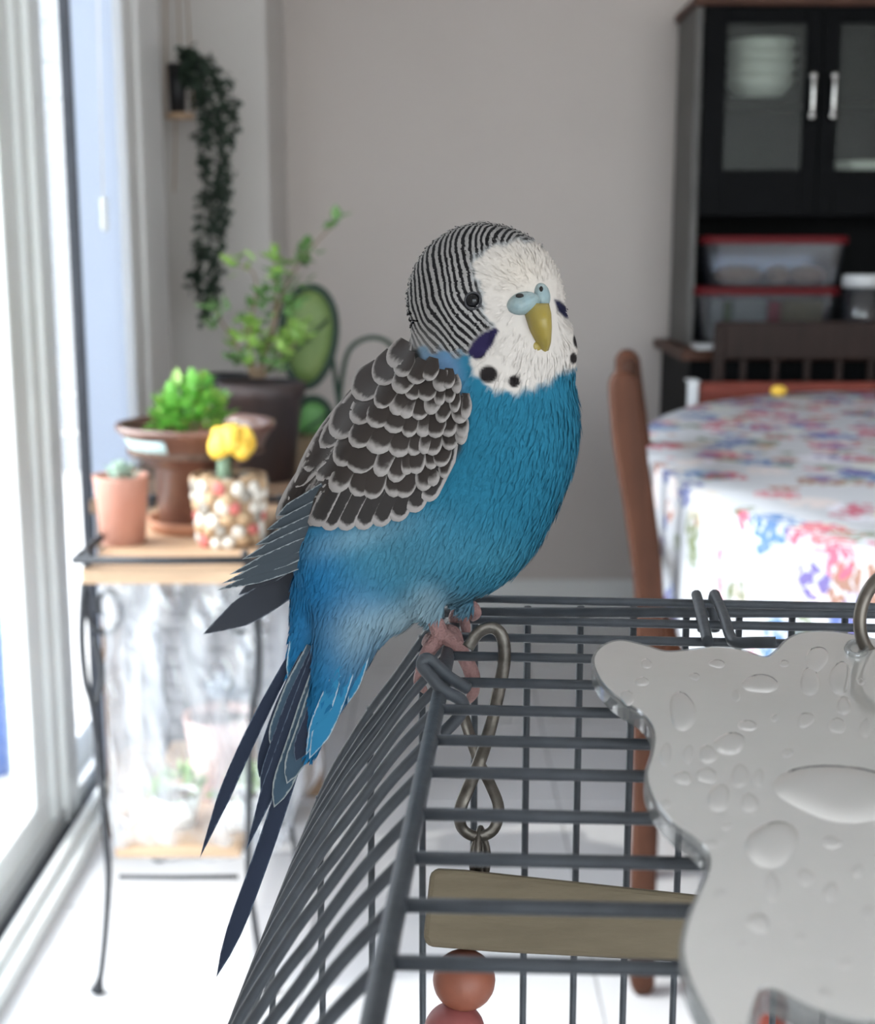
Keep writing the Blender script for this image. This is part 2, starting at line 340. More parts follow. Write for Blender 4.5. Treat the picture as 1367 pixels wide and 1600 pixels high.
# added window behind the camera, there to brighten the room
w2 = root('fill_window', ((r0 + r1) / 2, YF - .06, z0), kind='structure', label='wide window with white frame added behind the camera for fill light')
for k in range(4):
    x = r0 + (r1 - r0) * k / 3
    box('mullion', (x - .03, YF - .09, z0), (x + .03, YF - .03, z1), 'white', w2)
for z in (z0, z1): box('window_rail', (r0, YF - .09, z - .03), (r1, YF - .03, z + .03), 'white', w2)
for k in range(3):
    x = r0 + (r1 - r0) * k / 3
    box('glass_pane', (x + .03, YF - .062, z0 + .03), (x + (r1 - r0) / 3 - .03, YF - .058, z1 - .03), 'glass', w2, bevel=0)
# outside
struct('ground_outside', G().box((-14, -12, -.16), (XL - .12, 16, -.08)), 'patio')
struct('ground_behind', G().box((XL - .12, -12, -.16), (12, YF - .12, -.08)), 'patio')
bin_ = root('storage_bin', (-1.12, 2.98, -.08), 'blue plastic storage bin on the patio outside the glass door', 'bin')
gb = G(); prof = [(.15, 0), (.165, .28), (.175, .29), (.175, .31), (.158, .31), (.145, .02), (.0, .02)]
gb.lathe(prof, (-1.12, 2.98, -.08), 4 * 8, 1.35, 1.0); gb.mk('bin_body', 'bluebin', bin_)
gb = G(); gb.lathe([(.17, .31), (.182, .315), (.182, .335), (.10, .345), (0, .345)], (-1.12, 2.98, -.08), 32, 1.35, 1.0); gb.mk('bin_lid', 'bluebin', bin_)
fen = root('board_fence', (-2.6, 7.0, -.08), 'weathered grey board fence beyond the patio seen through the glass', 'fence')
for k in range(9):
    box('fence_board', (-5.2, 7.0, -.06 + .2 * k), (-.9, 7.03, .125 + .2 * k), 'fence', fen, bevel=.004)
for x in (-5.0, -3.7, -2.4, -1.1): box('fence_post', (x - .05, 7.03, -.08), (x + .05, 7.12, 1.78), 'fence', fen)
hs = root('neighbour_house', (-3, 11, -.08), 'pale sided neighbouring house beyond the board fence', 'house')
for k in range(16): box('siding_board', (-9, 11 - .01 * (k % 2), -.08 + .28 * k), (0, 11.2, .19 + .28 * k), 'siding', hs, bevel=.006)
box('roof_edge', (-9.3, 10.7, 4.4), (.3, 11.4, 4.6), 'white', hs)

# ================================================================== PULL CORD BY THE DOOR
pc = root('blind_pull_cord', PY(162, 365, 2.55), 'thin white pull cord with tassel hanging against the pale door panel', 'cord')
c_top = PY(149, -170, 2.55); c_mid = PY(161, 308, 2.55); c_bot = PY(164, 362, 2.55)
G().tube([c_top, (c_top + c_mid) / 2, c_mid], .0016, 8).mk('cord_string', 'cord', pc)
L = np.linalg.norm(c_mid - c_bot)
G().lathe([(.0, 0), (.006, .001), (.0075, .01), (.006, L * .55), (.0075, L * .85), (.005, L), (.0, L)], c_bot, 16).mk('tassel', 'whitelid', pc)

# ================================================================== DINING TABLE, CLOTH, CHAIRS
TC, TA, TB, TZ = np.array([.955, 2.05]), .635, 1.03, .745
tb = root('dining_table', (TC[0], TC[1], 0), 'oval wooden dining table standing under the floral cloth', 'table')
g = G(); ring = lambda s, z: [(TC[0] + (TA - s) * math.cos(a), TC[1] + (TB - s) * math.sin(a), z) for a in np.linspace(0, 2 * math.pi, 64, False)]
g.prism(ring(.012, TZ - .035), ring(.012, TZ - .004)); g.mk('tabletop', 'redwood', tb, smooth=False)
for sx, sy in ((-.50, -.30), (.50, -.30), (-.50, .45), (.50, .45)):
    x, y = TC[0] + sx, TC[1] + sy
    G().lathe([(.0, 0), (.022, 0), (.026, .03), (.02, .08), (.03, .3), (.034, .5), (.036, TZ - .036), (0, TZ - .036)], (x, y, 0), 16).mk('leg', 'redwood', tb)
# cloth
m, nt, b, o = newmat('floral_cloth'); M['cloth'] = m
b.inputs['Roughness'].default_value = .8
uv = nt.nodes.new('ShaderNodeUVMap'); uv.uv_map = 'UVMap'
def N(t, **k):
    n = nt.nodes.new(t)
    for a, v in k.items(): setattr(n, a, v)
    return n
def link(a, b): nt.links.new(a, b)
base_col = None
prev = N('ShaderNodeRGB'); prev.outputs[0].default_value = (.44, .45, .475, 1); prev = prev.outputs[0]
layers = [(11.0, .40, 66, .60, 0.0, [(.62, .60, .66), (.50, .42, .34), (.58, .60, .50), (.60, .52, .50)]),
          (9.6, .40, 84, .60, 3.1, [(.06, .10, .32), (.42, .03, .06), (.06, .15, .33), (.25, .12, .08), (.42, .08, .13)]),
          (11.6, .36, 90, .60, 7.7, [(.40, .03, .05), (.08, .10, .28), (.50, .14, .16), (.13, .15, .07), (.11, .08, .26)]),
          (16.0, .33, 105, .60, 11.3, [(.32, .12, .07), (.12, .09, .26), (.45, .08, .14), (.14, .17, .08)])]
for sc, rad, psc, pth, off, cols in layers:
    mp = N('ShaderNodeMapping'); mp.inputs['Location'].default_value = (off, off * .7, 0); link(uv.outputs[0], mp.inputs[0])
    nz = N('ShaderNodeTexNoise'); nz.inputs['Scale'].default_value = 20; link(mp.outputs[0], nz.inputs['Vector'])
    ad = N('ShaderNodeVectorMath', operation='MULTIPLY_ADD'); ad.inputs[1].default_value = (.04, .04, 0); link(nz.outputs['Color'], ad.inputs[0]); link(mp.outputs[0], ad.inputs[2])
    v = N('ShaderNodeTexVoronoi'); v.inputs['Scale'].default_value = sc; link(ad.outputs[0], v.inputs['Vector'])
    lt = N('ShaderNodeMath', operation='LESS_THAN'); lt.inputs[1].default_value = rad; link(v.outputs['Distance'], lt.inputs[0])
    pv = N('ShaderNodeTexVoronoi'); pv.inputs['Scale'].default_value = psc; link(mp.outputs[0], pv.inputs['Vector'])
    pl = N('ShaderNodeMath', operation='LESS_THAN'); pl.inputs[1].default_value = pth; link(pv.outputs['Distance'], pl.inputs[0])
    sep = N('ShaderNodeSeparateColor'); link(v.outputs['Color'], sep.inputs[0])
    pick = N('ShaderNodeMath', operation='GREATER_THAN'); pick.inputs[1].default_value = .06; link(sep.outputs[1], pick.inputs[0])
    m1 = N('ShaderNodeMath', operation='MULTIPLY'); link(lt.outputs[0], m1.inputs[0]); link(pl.outputs[0], m1.inputs[1])
    m2 = N('ShaderNodeMath', operation='MULTIPLY'); link(m1.outputs[0], m2.inputs[0]); link(pick.outputs[0], m2.inputs[1])
    m3 = N('ShaderNodeMath', operation='MULTIPLY'); m3.inputs[1].default_value = .95; link(m2.outputs[0], m3.inputs[0])
    rp = N('ShaderNodeValToRGB'); rp.color_ramp.interpolation = 'CONSTANT'
    el = rp.color_ramp.elements
    for i, c in enumerate(cols):
        e = el[i] if i < 2 else el.new(i / len(cols))
        e.position = i / len(cols); e.color = (*c, 1)
    link(sep.outputs[0], rp.inputs[0])
    mx = N('ShaderNodeMix', data_type='RGBA'); link(m3.outputs[0], mx.inputs[0]); link(prev, mx.inputs[6]); link(rp.outputs[0], mx.inputs[7]); prev = mx.outputs[2]
link(prev, b.inputs['Base Color'])
nA = 128; rows = []; uvs = []
def hemdrop(a):                       # a rectangular cloth on an oval table hangs deeper towards its corners
    return .15 + .20 * abs(math.sin(2 * a)) ** 1.3
for ri in range(0, 9):
    s = ri / 8
    for k in range(nA):
        a = 2 * math.pi * k / nA; rows.append((TC[0] + TA * s * math.cos(a), TC[1] + TB * s * math.sin(a), TZ)); uvs.append((TA * s * math.cos(a), TB * s * math.sin(a)))
for ri in range(1, 13):
    t = ri / 12
    for k in range(nA):
        a = 2 * math.pi * k / nA; D = hemdrop(a) * t
        rip = (.016 * math.sin(11 * a + .6) + .012 * math.sin(23 * a)) * min(1, t * 1.2)
        flat = min(1, (abs(a - math.pi) / .55) ** 2)          # lies flat where the chair presses on it
        out = .006 * min(1, t * 6) * flat + (rip + .02 * t) * flat
        nx, ny = math.cos(a) / TA, math.sin(a) / TB; nl = math.hypot(nx, ny); nx /= nl; ny /= nl
        rows.append((TC[0] + TA * math.cos(a) + nx * out, TC[1] + TB * math.sin(a) + ny * out, TZ - max(0, D - .004))); uvs.append((TA * math.cos(a) + nx * D, TB * math.sin(a) + ny * D))
nr = len(rows) // nA
fs = [(i * nA + k, i * nA + (k + 1) % nA, (i + 1) * nA + (k + 1) % nA, (i + 1) * nA + k) for i in range(nr - 1) for k in range(nA)]
cl = mk('tablecloth', rows, fs, 'cloth', label='white floral tablecloth draped over the oval dining table', cat='tablecloth')
me = cl.data; ul = me.uv_layers.new(name='UVMap'); vi = np.empty(len(me.loops), int); me.loops.foreach_get('vertex_index', vi)
ul.data.foreach_set('uv', np.asarray(uvs)[vi].ravel())
so = cl.modifiers.new('thickness', 'SOLIDIFY'); so.thickness = .0012; so.offset = 1

def chair_post(pts, w, d, parent, m):
    """flat-sided curved post: w across, d deep"""
    pts = cat_rom(pts, 6); A = [];
    g = G(); vs = []; k = len(pts)
    for i, p in enumerate(pts):
        t = i / (k - 1); s = 1.0 if i not in (0, k - 1) else .6
        ww = np.interp(t, [0, .06, .2, .5, 1], [.5, 1.0, 1.12, 1.0, .9]) * w * s; dd = d * s
        for u, v in ((-1, -1), (1, -1), (1, 1), (-1, 1)): vs.append(p + np.array([u * ww / 2, v * dd / 2, 0]))
    fs = [(i * 4 + j, i * 4 + (j + 1) % 4, (i + 1) * 4 + (j + 1) % 4, (i + 1) * 4 + j) for i in range(k - 1) for j in range(4)] + [(3, 2, 1, 0), tuple((k - 1) * 4 + j for j in range(4))]
    g.add(vs, fs); return g.mk('back_post', m, parent, bevel=.005)
ch = root('dining_chair', (.45, 2.0, 0), 'reddish brown wooden dining chair drawn up at the left side of the table', 'chair')
px = [(974, 578), (976, 625), (986, 710), (1000, 800), (1010, 880), (1014, 945), (1012, 1100), (1009, 1250), (1004, 1400), (1002, 1572)]
near = [PY(x, y, 1.85) for x, y in px]; near[-1][2] = 0
off = np.array([.056, .38, 0]); far = [q + off for q in near]
chair_post(near, .038, .030, ch, 'chairwood'); chair_post(far, .038, .030, ch, 'chairwood')
def between(i, dz, h, th, name):
    a, b2 = near[i] + np.array([0, .015, dz]), far[i] + np.array([0, -.015, dz])
    q = [a + np.array([-th / 2, 0, -h / 2]), a + np.array([th / 2, 0, -h / 2]), a + np.array([th / 2, 0, h / 2]), a + np.array([-th / 2, 0, h / 2])]
    r = [b2 + np.array([-th / 2, 0, -h / 2]), b2 + np.array([th / 2, 0, -h / 2]), b2 + np.array([th / 2, 0, h / 2]), b2 + np.array([-th / 2, 0, h / 2])]
    G().prism(q, r).mk(name, 'chairwood', ch, smooth=False, bevel=.004)
between(1, -.01, .07, .018, 'top_rail'); between(4, .0, .035, .016, 'back_rail'); between(8, 0, .03, .018, 'stretcher')
for f in (.25, .5, .75):
    a, b2 = near[1] + (off * f) + np.array([0, 0, -.04]), near[4] + (off * f)
    G().tube([a, (a + b2) / 2, b2], .010, 8).mk('spindle', 'chairwood', ch)
sx = near[5][0] + .02
seat = [(sx, 1.84, .43), (sx + .42, 1.84 - .02, .43), (sx + .42 + .07, 2.26, .43), (sx + .07, 2.26, .43)]
G().prism(seat, [(x, y, .46) for x, y, z in seat]).mk('seat', 'chairwood', ch, smooth=False, bevel=.008)
for x, y in ((sx + .39, 1.87), (sx + .45, 2.22)): G().lathe([(0, 0), (.015, 0), (.02, .2), (.021, .43), (0, .43)], (x, y, 0), 12).mk('leg', 'chairwood', ch)
# dark spindle chair behind the table
Yc = 3.46
dc = root('spindle_chair', (.95, Yc, 0), 'dark brown spindle back chair between the table and the black hutch', 'chair')
a, b2 = PY(1118, 502, Yc), PY(1118, 562, Yc); xr = a[0] + .46
box('top_rail', (a[0], Yc - .012, b2[2]), (xr, Yc + .012, a[2]), 'darkchair', dc, bevel=.006)
for x in (a[0] + .01, xr - .01): box('back_post', (x - .013, Yc - .018, 0), (x + .013, Yc + .008, a[2] - .01), 'darkchair', dc)
for k in range(5):
    x = a[0] + .072 + k * .079; box('spindle', (x - .008, Yc - .008, .46), (x + .008, Yc + .006, b2[2] + .004), 'darkchair', dc, bevel=.003)
box('seat', (a[0] + .0, Yc - .20, .43), (xr, Yc + .02, .455), 'darkchair', dc, bevel=.008)
for x in (a[0] + .03, xr - .03): box('leg', (x - .016, Yc - .19, 0), (x + .016, Yc - .158, .43), 'darkchair', dc)
# low reddish bench behind the table with a white cloth over its end
bl, br = PY(1086, 597, 3.16), PY(1086, 640, 3.16)
bn = root('wooden_bench', (1.1, 3.17, 0), 'low reddish wooden bench back rail just behind the far table edge', 'bench')
box('back_rail', (bl[0], 3.15, br[2] - .06), (1.75, 3.175, bl[2]), 'redwood', bn, bevel=.008)
for x in (bl[0] + .03, 1.70): box('leg', (x - .02, 3.176, 0), (x + .02, 3.205, bl[2] - .02), 'redwood', bn)
box('seat', (bl[0], 3.176, .40), (1.75, 3.25, .43), 'redwood', bn)
wx = bl[0]
G().box((wx - .020, 3.135, br[2] - .10), (wx + .004, 3.149, bl[2] + .002)).box((wx - .020, 3.135, bl[2] + .0005), (wx + .008, 3.190, bl[2] + .006)).mk('folded_cloth', 'whitelid', None, bevel=.004, smooth=False, label='white cloth hanging over the left end of the reddish bench', cat='cloth')
G().ell(np.array(PZ(1216, 620, TZ)) + np.array([0, 0, .0125]), (.018, .012, .012)).mk('yellow_flower', 'yellow', None, label='small yellow flower lying on the far edge of the tablecloth', cat='flower')

# ================================================================== BLACK HUTCH WITH GLASS DOORS
HY0, HY1, HX0, HX1 = 3.75, 4.035, .665, 1.80
hz = lambda y, Y=HY0: PY(1200, y, Y)[2]
hx = lambda x, Y=HY0, y=300: PY(x, y, Y)[0]
hu = root('hutch_cabinet', (1.2, 3.9, 0), 'tall black hutch cabinet with frosted glass doors and brown top edge', 'cabinet')
CT = .80                                    # counter height
ztop, zdb = hz(10), hz(332)
box('side_panel', (HX0, HY0, CT), (HX0 + .018, HY1, ztop), 'greylam', hu, bevel=.002); box('side_panel', (HX1 - .018, HY0, CT), (HX1, HY1, ztop), 'greylam', hu, bevel=.002)
box('back_panel', (HX0 + .018, HY1 - .01, CT), (HX1 - .018, HY1, ztop), 'black', hu, bevel=0)
box('top_board', (HX0 - .012, HY0 - .022, ztop), (HX1 + .012, HY1, ztop + .022), 'walnut', hu)
box('cabinet_floor', (HX0 + .018, HY0 + .002, zdb - .004), (HX1 - .018, HY1 - .01, zdb + .014), 'black', hu, bevel=0)
xs = [HX0 + .018, hx(1271), hx(1446), HX1 - .018]
for k in range(3):
    x0, x1 = xs[k] + .001, xs[k + 1] - .001; dn = root('door', ((x0 + x1) / 2, HY0 - .01, zdb)); dn.parent = hu; dn.location = Vector(dn.location) - WL[hu.name]
    pt, pb = hz(38), hz(266); l, r = x0 + (.046 if k else .058), x1 - .040
    z0d, z1d = zdb - .01, ztop - .003
    box('door_stile', (x0, HY0 - .02, z0d), (l, HY0 - .001, z1d), 'black', dn, bevel=.002); box('door_stile', (r, HY0 - .02, z0d), (x1, HY0 - .001, z1d), 'black', dn, bevel=.002)
    box('door_rail', (l, HY0 - .02, z0d), (r, HY0 - .001, pb), 'black', dn, bevel=.002); box('door_rail', (l, HY0 - .02, pt), (r, HY0 - .001, z1d), 'black', dn, bevel=.002)
    box('frosted_pane', (l, HY0 - .012, pb), (r, HY0 - .008, pt), 'frost', dn, bevel=0)
    hxp = (hx(1256) if k == 0 else hx(1288) if k == 1 else x0 + .02)
    q0, q1 = hz(122), hz(184); y = HY0 - .02
    G().tube(cat_rom([(hxp, y, q1), (hxp, y - .022, q1 + .004), (hxp, y - .026, (q0 + q1) / 2), (hxp, y - .022, q0 - .004), (hxp, y, q0)], 6), .0065, 10).ell((hxp, y - .02, q1), (.011, .011, .011)).ell((hxp, y - .02, q0), (.011, .011, .011)).mk('handle', 'chrome', dn)
box('lower_body', (HX0 - .02, 3.575, .06), (HX1 + .02, 4.034, CT - .025), 'black', hu); box('plinth', (HX0, 3.60, 0), (HX1, 4.03, .06), 'black', hu)
box('countertop', (HX0 - .045, 3.55, CT - .025), (HX1 + .045, 4.035, CT), 'walnut', hu)
# dishes behind the panes
def dish(name, c, r, h, label, group=None, m='china'):
    G().lathe([(0, 0), (r * .6, 0), (r * .65, h * .1), (r * .9, h * .6), (r, h), (r * .95, h), (r * .85, h * .6), (r * .55, h * .18), (0, h * .16)], c, 28).mk(name, m, None, label=label, cat='bowl', group=group)
zs = zdb + .014
mid = hz(150)
box('cupboard_shelf', (HX0 + .019, HY0 + .03, mid - .012), (HX1 - .019, HY1 - .011, mid), 'black', hu, bevel=0)
for k in range(4): dish('bowl', (hx(1196), HY0 + .125, mid + .001 + k * .032), .095, .055, ['lowest', 'second lowest', 'third', 'topmost'][k] + ' white bowl of the stack behind the left hutch pane', 'stacked white bowls in hutch')
dish('bowl', (hx(1207), HY0 + .09, zs), .045, .05, 'small white bowl on the bottom shelf behind the left hutch pane')
for k in range(3): dish('bowl', (hx(1362), HY0 + .12, zs + .001 + k * .03), .085, .06, ['lowest', 'middle', 'topmost'][k] + ' wide white bowl of the stack behind the right hutch pane', 'wide white bowls in hutch')
# plastic tubs on the counter
def rrect(cx, cy, a, b, r, z, n=5):
    out = []
    for sx, sy, a0 in ((1, 1, 0), (-1, 1, 90), (-1, -1, 180), (1, -1, 270)):
        for i in range(n + 1):
            t = math.radians(a0 + 90 * i / n); out.append((cx + sx * (a - r) + r * math.cos(t), cy + sy * (b - r) + r * math.sin(t), z))
    return out
def loft(rings):
    n = len(rings[0]); g = G(); v = sum(rings, []); f = [(i * n + j, i * n + (j + 1) % n, (i + 1) * n + (j + 1) % n, (i + 1) * n + j) for i in range(len(rings) - 1) for j in range(n)]
    f += [tuple(range(n))[::-1], tuple((len(rings) - 1) * n + j for j in range(n))]; return g.add(v, f)
def tub(z, xl, xr, yt, label, fill):
    Y = 3.70; cx, hw = (hx(xl, Y) + hx(xr, Y)) / 2, (hx(xr, Y) - hx(xl, Y)) / 2; cy = Y + .10; hd = .10; zt = PY(1200, yt, Y)[2]
    t = root('food_tub', (cx, cy, z), label, 'tub', 'red lidded plastic tubs')
    loft([rrect(cx, cy, hw * .86, hd * .86, .03, z), rrect(cx, cy, hw * .965, hd * .965, .035, zt - .012), rrect(cx, cy, hw * .93, hd * .93, .034, zt - .012), rrect(cx, cy, hw * .83, hd * .83, .03, z + .004)]).mk('tub_body', 'tub', t, smooth=False)
    loft([rrect(cx, cy, hw, hd, .04, zt - .022), rrect(cx, cy, hw, hd, .04, zt - .004), rrect(cx, cy, hw * .96, hd * .95, .036, zt), rrect(cx, cy, hw * .95, hd * .94, .036, zt - .004)]).mk('lid', 'redlid', t, smooth=False, bevel=.002)
    return t, cx, cy, hw, hd, zt
t2, cx, cy, hw, hd, zt2 = tub(CT + .0005, 1094, 1326, 448, 'lower of the two red lidded tubs on the hutch counter, full of packets', 0)
for k, (a0, a1, mm) in enumerate(((-.78, -.60, 'packa'), (-.58, -.50, 'packg'), (-.48, .0, 'packa'), (.02, .18, 'packr'), (.2, .76, 'packo'))):
    G().box((cx + hw * a0, cy - hd * .80, CT + .008), (cx + hw * a1, cy + hd * .5, zt2 - .035 - .004 * (k % 2))).mk('food_packet', mm, None, bevel=.006, smooth=False, label=['slim cream packet at the left end inside the lower red lidded tub', 'narrow green packet inside the lower red lidded tub', 'wide cream packet inside the lower red lidded tub', 'red packet inside the lower red lidded tub', 'ochre packet at the right end inside the lower red lidded tub'][k], cat='packet')
t1, cx, cy, hw, hd, zt1 = tub(zt2 + .001, 1104, 1336, 368, 'upper of the two red lidded tubs on the hutch counter, holding brown snacks', 1)
for k, (u, w) in enumerate(((-.45, .33), (.1, .16), (.5, .26))):
    G().ell((cx + hw * u, cy - hd * .25, zt2 + .03), (hw * w, hd * .5, .024), 12, 8).mk('snack_heap', 'snack', t1)
jx = hx(1366, 3.66); jr = .048; jz = PY(1366, 430, 3.66)[2]
jar = root('glass_jar', (jx, 3.72, CT), 'round clear jar with white lid beside the red lidded tubs', 'jar')
G().lathe([(0, .0005), (jr, .0005), (jr, jz - CT - .03), (jr * .94, jz - CT - .03), (jr * .94, .004), (0, .004)], (jx, 3.72, CT), 28).mk('jar_body', 'tub', jar)
G().lathe([(0, jz - CT - .032), (jr * 1.06, jz - CT - .032), (jr * 1.06, jz - CT - .004), (jr, jz - CT), (0, jz - CT)], (jx, 3.72, CT), 28).mk('lid', 'whitelid', jar)
G().lathe([(0, .005), (jr * .92, .005), (jr * .92, .06), (0, .07)], (jx, 3.72, CT), 20).mk('jar_filling', 'snack', jar)
tr = PY(1098, 533, 3.60)
G().box((tr[0] - .02, 3.58, CT + .0005), (tr[0] + .07, 3.66, CT + .012)).mk('paper_stack', 'whitelid', None, bevel=.002, smooth=False, label='small stack of white paper on the left end of the hutch counter', cat='paper')

# ================================================================== PLANT STAND AND WHAT STANDS ON IT
Y1, Y2, X1, X2, SZ = 1.85, 2.29, -.487, -.248, .632
ps = root('plant_stand', ((X1 + X2) / 2, (Y1 + Y2) / 2, 0), 'wrought iron plant stand with pale wooden shelves beside the glass door', 'plant stand')
box('top_shelf', (X1 + .004, Y1 - .012, SZ - .022), (X2 - .004, Y2 + .01, SZ), 'shelfwood', ps, bevel=.004)
box('bottom_shelf', (X1 + .03, Y1, .208), (X2 - .03, Y2, .224), 'shelfwood', ps, bevel=.004)
legpx = [(139, 866), (131, 930), (128, 1000), (134, 1070), (145, 1112), (158, 1220), (166, 1320), (170, 1372), (166, 1450), (159, 1520), (152, 1553)]
legc = cat_rom([PY(x, y, Y1) for x, y in legpx], 5); legc[:, 2] -= legc[-1, 2]; legc[:, 2] += .004
mir = X1 + X2
rad = np.interp(np.linspace(0, 1, len(legc)), [0, .5, .93, 1], [.0055, .005, .0045, .011])
for yy in (Y1, Y2):
    for fl in (0, 1):
        q = legc.copy(); q[:, 1] = yy
        if fl: q[:, 0] = mir - q[:, 0]
        G().tube(q, rad, 8).mk('leg', 'iron', ps)
for yy in (Y1 - .012, Y2 + .012): G().tube([(X1 - .004, yy, SZ + .012), (mir / 2, yy, SZ + .011), (X2 + .004, yy, SZ + .012)], .0058, 8).mk('shelf_rail', 'iron', ps)
for xx in (X1 - .003, X2 + .003): G().tube([(xx, Y1 - .012, SZ + .012), (xx, (Y1 + Y2) / 2, SZ + .012), (xx, Y2 + .012, SZ + .012)], .0055, 8).mk('shelf_rail', 'iron', ps)
z = PY(175, 1370, Y1)[2]
for yy in (Y1, Y2): G().tube([(X1 + .035, yy, z), (mir / 2, yy, z - .001), (X2 - .035, yy, z)], .0035, 8).mk('cross_bar', 'iron', ps)
for xs_ in (1, -1):
    base = legc[::1]
    a = PY(148, 905, Y1); sc = []
    for t in np.linspace(0, 2.6 * math.pi, 40):
        r = .030 * (1 - t / (3.4 * math.pi)); sc.append((X1 + .030 + r * math.cos(t + 2.6), Y1 + .02, a[2] - .045 + 1.5 * r * math.sin(t + 2.6)))
    sc = np.array(sc)
    tail_ = np.array([[X1 + .012, Y1 + .02, a[2] - .09], [X1 + .020, Y1 + .02, a[2] - .14], [X1 + .010, Y1 + .02, a[2] - .185]])
    if xs_ < 0: sc[:, 0] = mir - sc[:, 0]; tail_[:, 0] = mir - tail_[:, 0]
    G().tube(sc, .0042, 7).tube(cat_rom(tail_, 5), .0042, 7).mk('scroll', 'iron', ps)
for x in (291, 401): 
    q = PY(x, 905, 2.10); G().box((q[0] - .008, 2.095, .224), (q[0] + .008, 2.105, SZ - .022)).mk('upright', 'iron', ps, smooth=False, bevel=.002)

# clear plastic sheet wrapped round the lower half of the stand
nx, ny = 60, 40; v = []; 
for j in range(ny + 1):
    t = j / ny; zz = SZ - .024 - t * (SZ - .024 - .202)
    for i in range(nx + 1):
        s = i / nx
        if s < .12: x, y = X1 + .022, Y2 - (Y2 - Y1 - .012) * (s / .12)
        elif s < .80: x, y = X1 + .022 + (X2 - X1 - .004) * (s - .12) / .68, Y1 + .012
        else: u = (s - .80) / .20; x, y = X2 + .018 + .06 * math.sin(u * 2.2) * (.4 + .6 * math.sin(t * math.pi)), Y1 + .012 + (Y2 - Y1 - .02) * u
        wr = .006 * math.sin(31 * s + 9 * t + 2 * math.sin(7 * t)) + .004 * math.sin(57 * s - 21 * t) + .004 * math.sin(26 * t + 3 * math.sin(9 * s))
        fl = .004 * math.sin(math.pi * t) 
        v.append((x + (.5 * wr if .12 <= s < .8 else (.4 * wr - .3 * fl if s < .12 else wr + fl)), y - ((wr + fl) if .12 <= s < .8 else 0), zz + .004 * math.sin(9 * s) * t))
f = [(j * (nx + 1) + i, j * (nx + 1) + i + 1, (j + 1) * (nx + 1) + i + 1, (j + 1) * (nx + 1) + i) for j in range(ny) for i in range(nx)]
mk('plastic_wrap', v, f, 'wrap', label='crinkled clear plastic sheet wrapped around the lower half of the plant stand', cat='plastic sheet')

# ---- leaves
def leaf_mesh(name, L, W, m, cup=.15, thick=.0, n=6, tipw=.0):
    v = []; f = []
    for i in range(n + 1):
        t = i / n; w = W / 2 * (math.sin(math.pi * min(1, t ** .75 * .98 + .02)) ** .8 if thick == 0 else (math.sin(math.pi * (t * .9 + .08)) ** .6))
        z = cup * L * (t * t)
        v += [(-w, t * L, z + .25 * w), (0, t * L, z), (w, t * L, z + .25 * w)]
        if thick: v += [(0, t * L, z + thick * (1 - abs(2 * t - 1) ** 3))]
    k = 4 if thick else 3
    for i in range(n):
        a, b2 = i * k, (i + 1) * k
        f += [(a, a + 1, b2 + 1, b2), (a + 1, a + 2, b2 + 2, b2 + 1)]
        if thick: f += [(a, b2, b2 + 3, a + 3), (a + 3, b2 + 3, b2 + 2, a + 2)]
    me = bpy.data.meshes.new(name); me.from_pydata(v, [], f); me.materials.append(M[m]); me.polygons.foreach_set('use_smooth', [True] * len(me.polygons)); return me
def leaf_obj(me, loc, direction, parent, scale=1.0, name='leaf', roll=None):
    o = bpy.data.objects.new(name, me); COL.objects.link(o); place(o, loc, parent)
    q = Vector(direction).to_track_quat('Y', 'Z')
    o.rotation_mode = 'QUATERNION'; o.rotation_quaternion = q @ Matrix.Rotation(roll if roll is not None else random.uniform(-.5, .5), 3, 'Y').to_quaternion(); o.scale = (scale,) * 3
    return o
def rdir(): 
    v = np.array([random.gauss(0, 1) for _ in range(3)]); return v / np.linalg.norm(v)

def pot(name, c, prof, m, label, cat='plant pot', soil_r=None, soil_z=None, rootcat=None):
    r = root(name, c, label, cat); G().lathe(prof, c, 36).mk('pot', m, r)
    if soil_r: G().lathe([(0, soil_z + .004), (soil_r * .6, soil_z + .003), (soil_r, soil_z), (soil_r, soil_z - .01), (0, soil_z - .01)], c, 24).mk('soil', 'soil', r)
    return r
zs_ = SZ + .0005
# terracotta pot with a small succulent
c = PZ(193, 848, SZ); tp_r, tp_h = .0405, PY(193, 742, c[1])[2] - SZ; c = np.array([c[0], c[1], zs_])
tp = pot('succulent_pot', c, [(0, 0), (tp_r * .78, 0), (tp_r * .97, tp_h * .93), (tp_r, tp_h), (tp_r * .92, tp_h), (tp_r * .88, tp_h * .82), (0, tp_h * .82)], 'terracotta', 'small pink terracotta pot with a grey green succulent at the shelf corner', soil_r=tp_r * .86, soil_z=tp_h * .86)
me = leaf_mesh('succulent_leaf', .030, .018, 'succ', .35, .006)
for k in range(16):
    a = k * 2.4; e = .25 + .07 * k
    leaf_obj(me, c + np.array([.004 * math.cos(a), .004 * math.sin(a), tp_h * .88 + .001 * k]), (math.cos(a) * math.cos(e), math.sin(a) * math.cos(e), math.sin(e)), tp, 1.05 - .03 * k, roll=0)
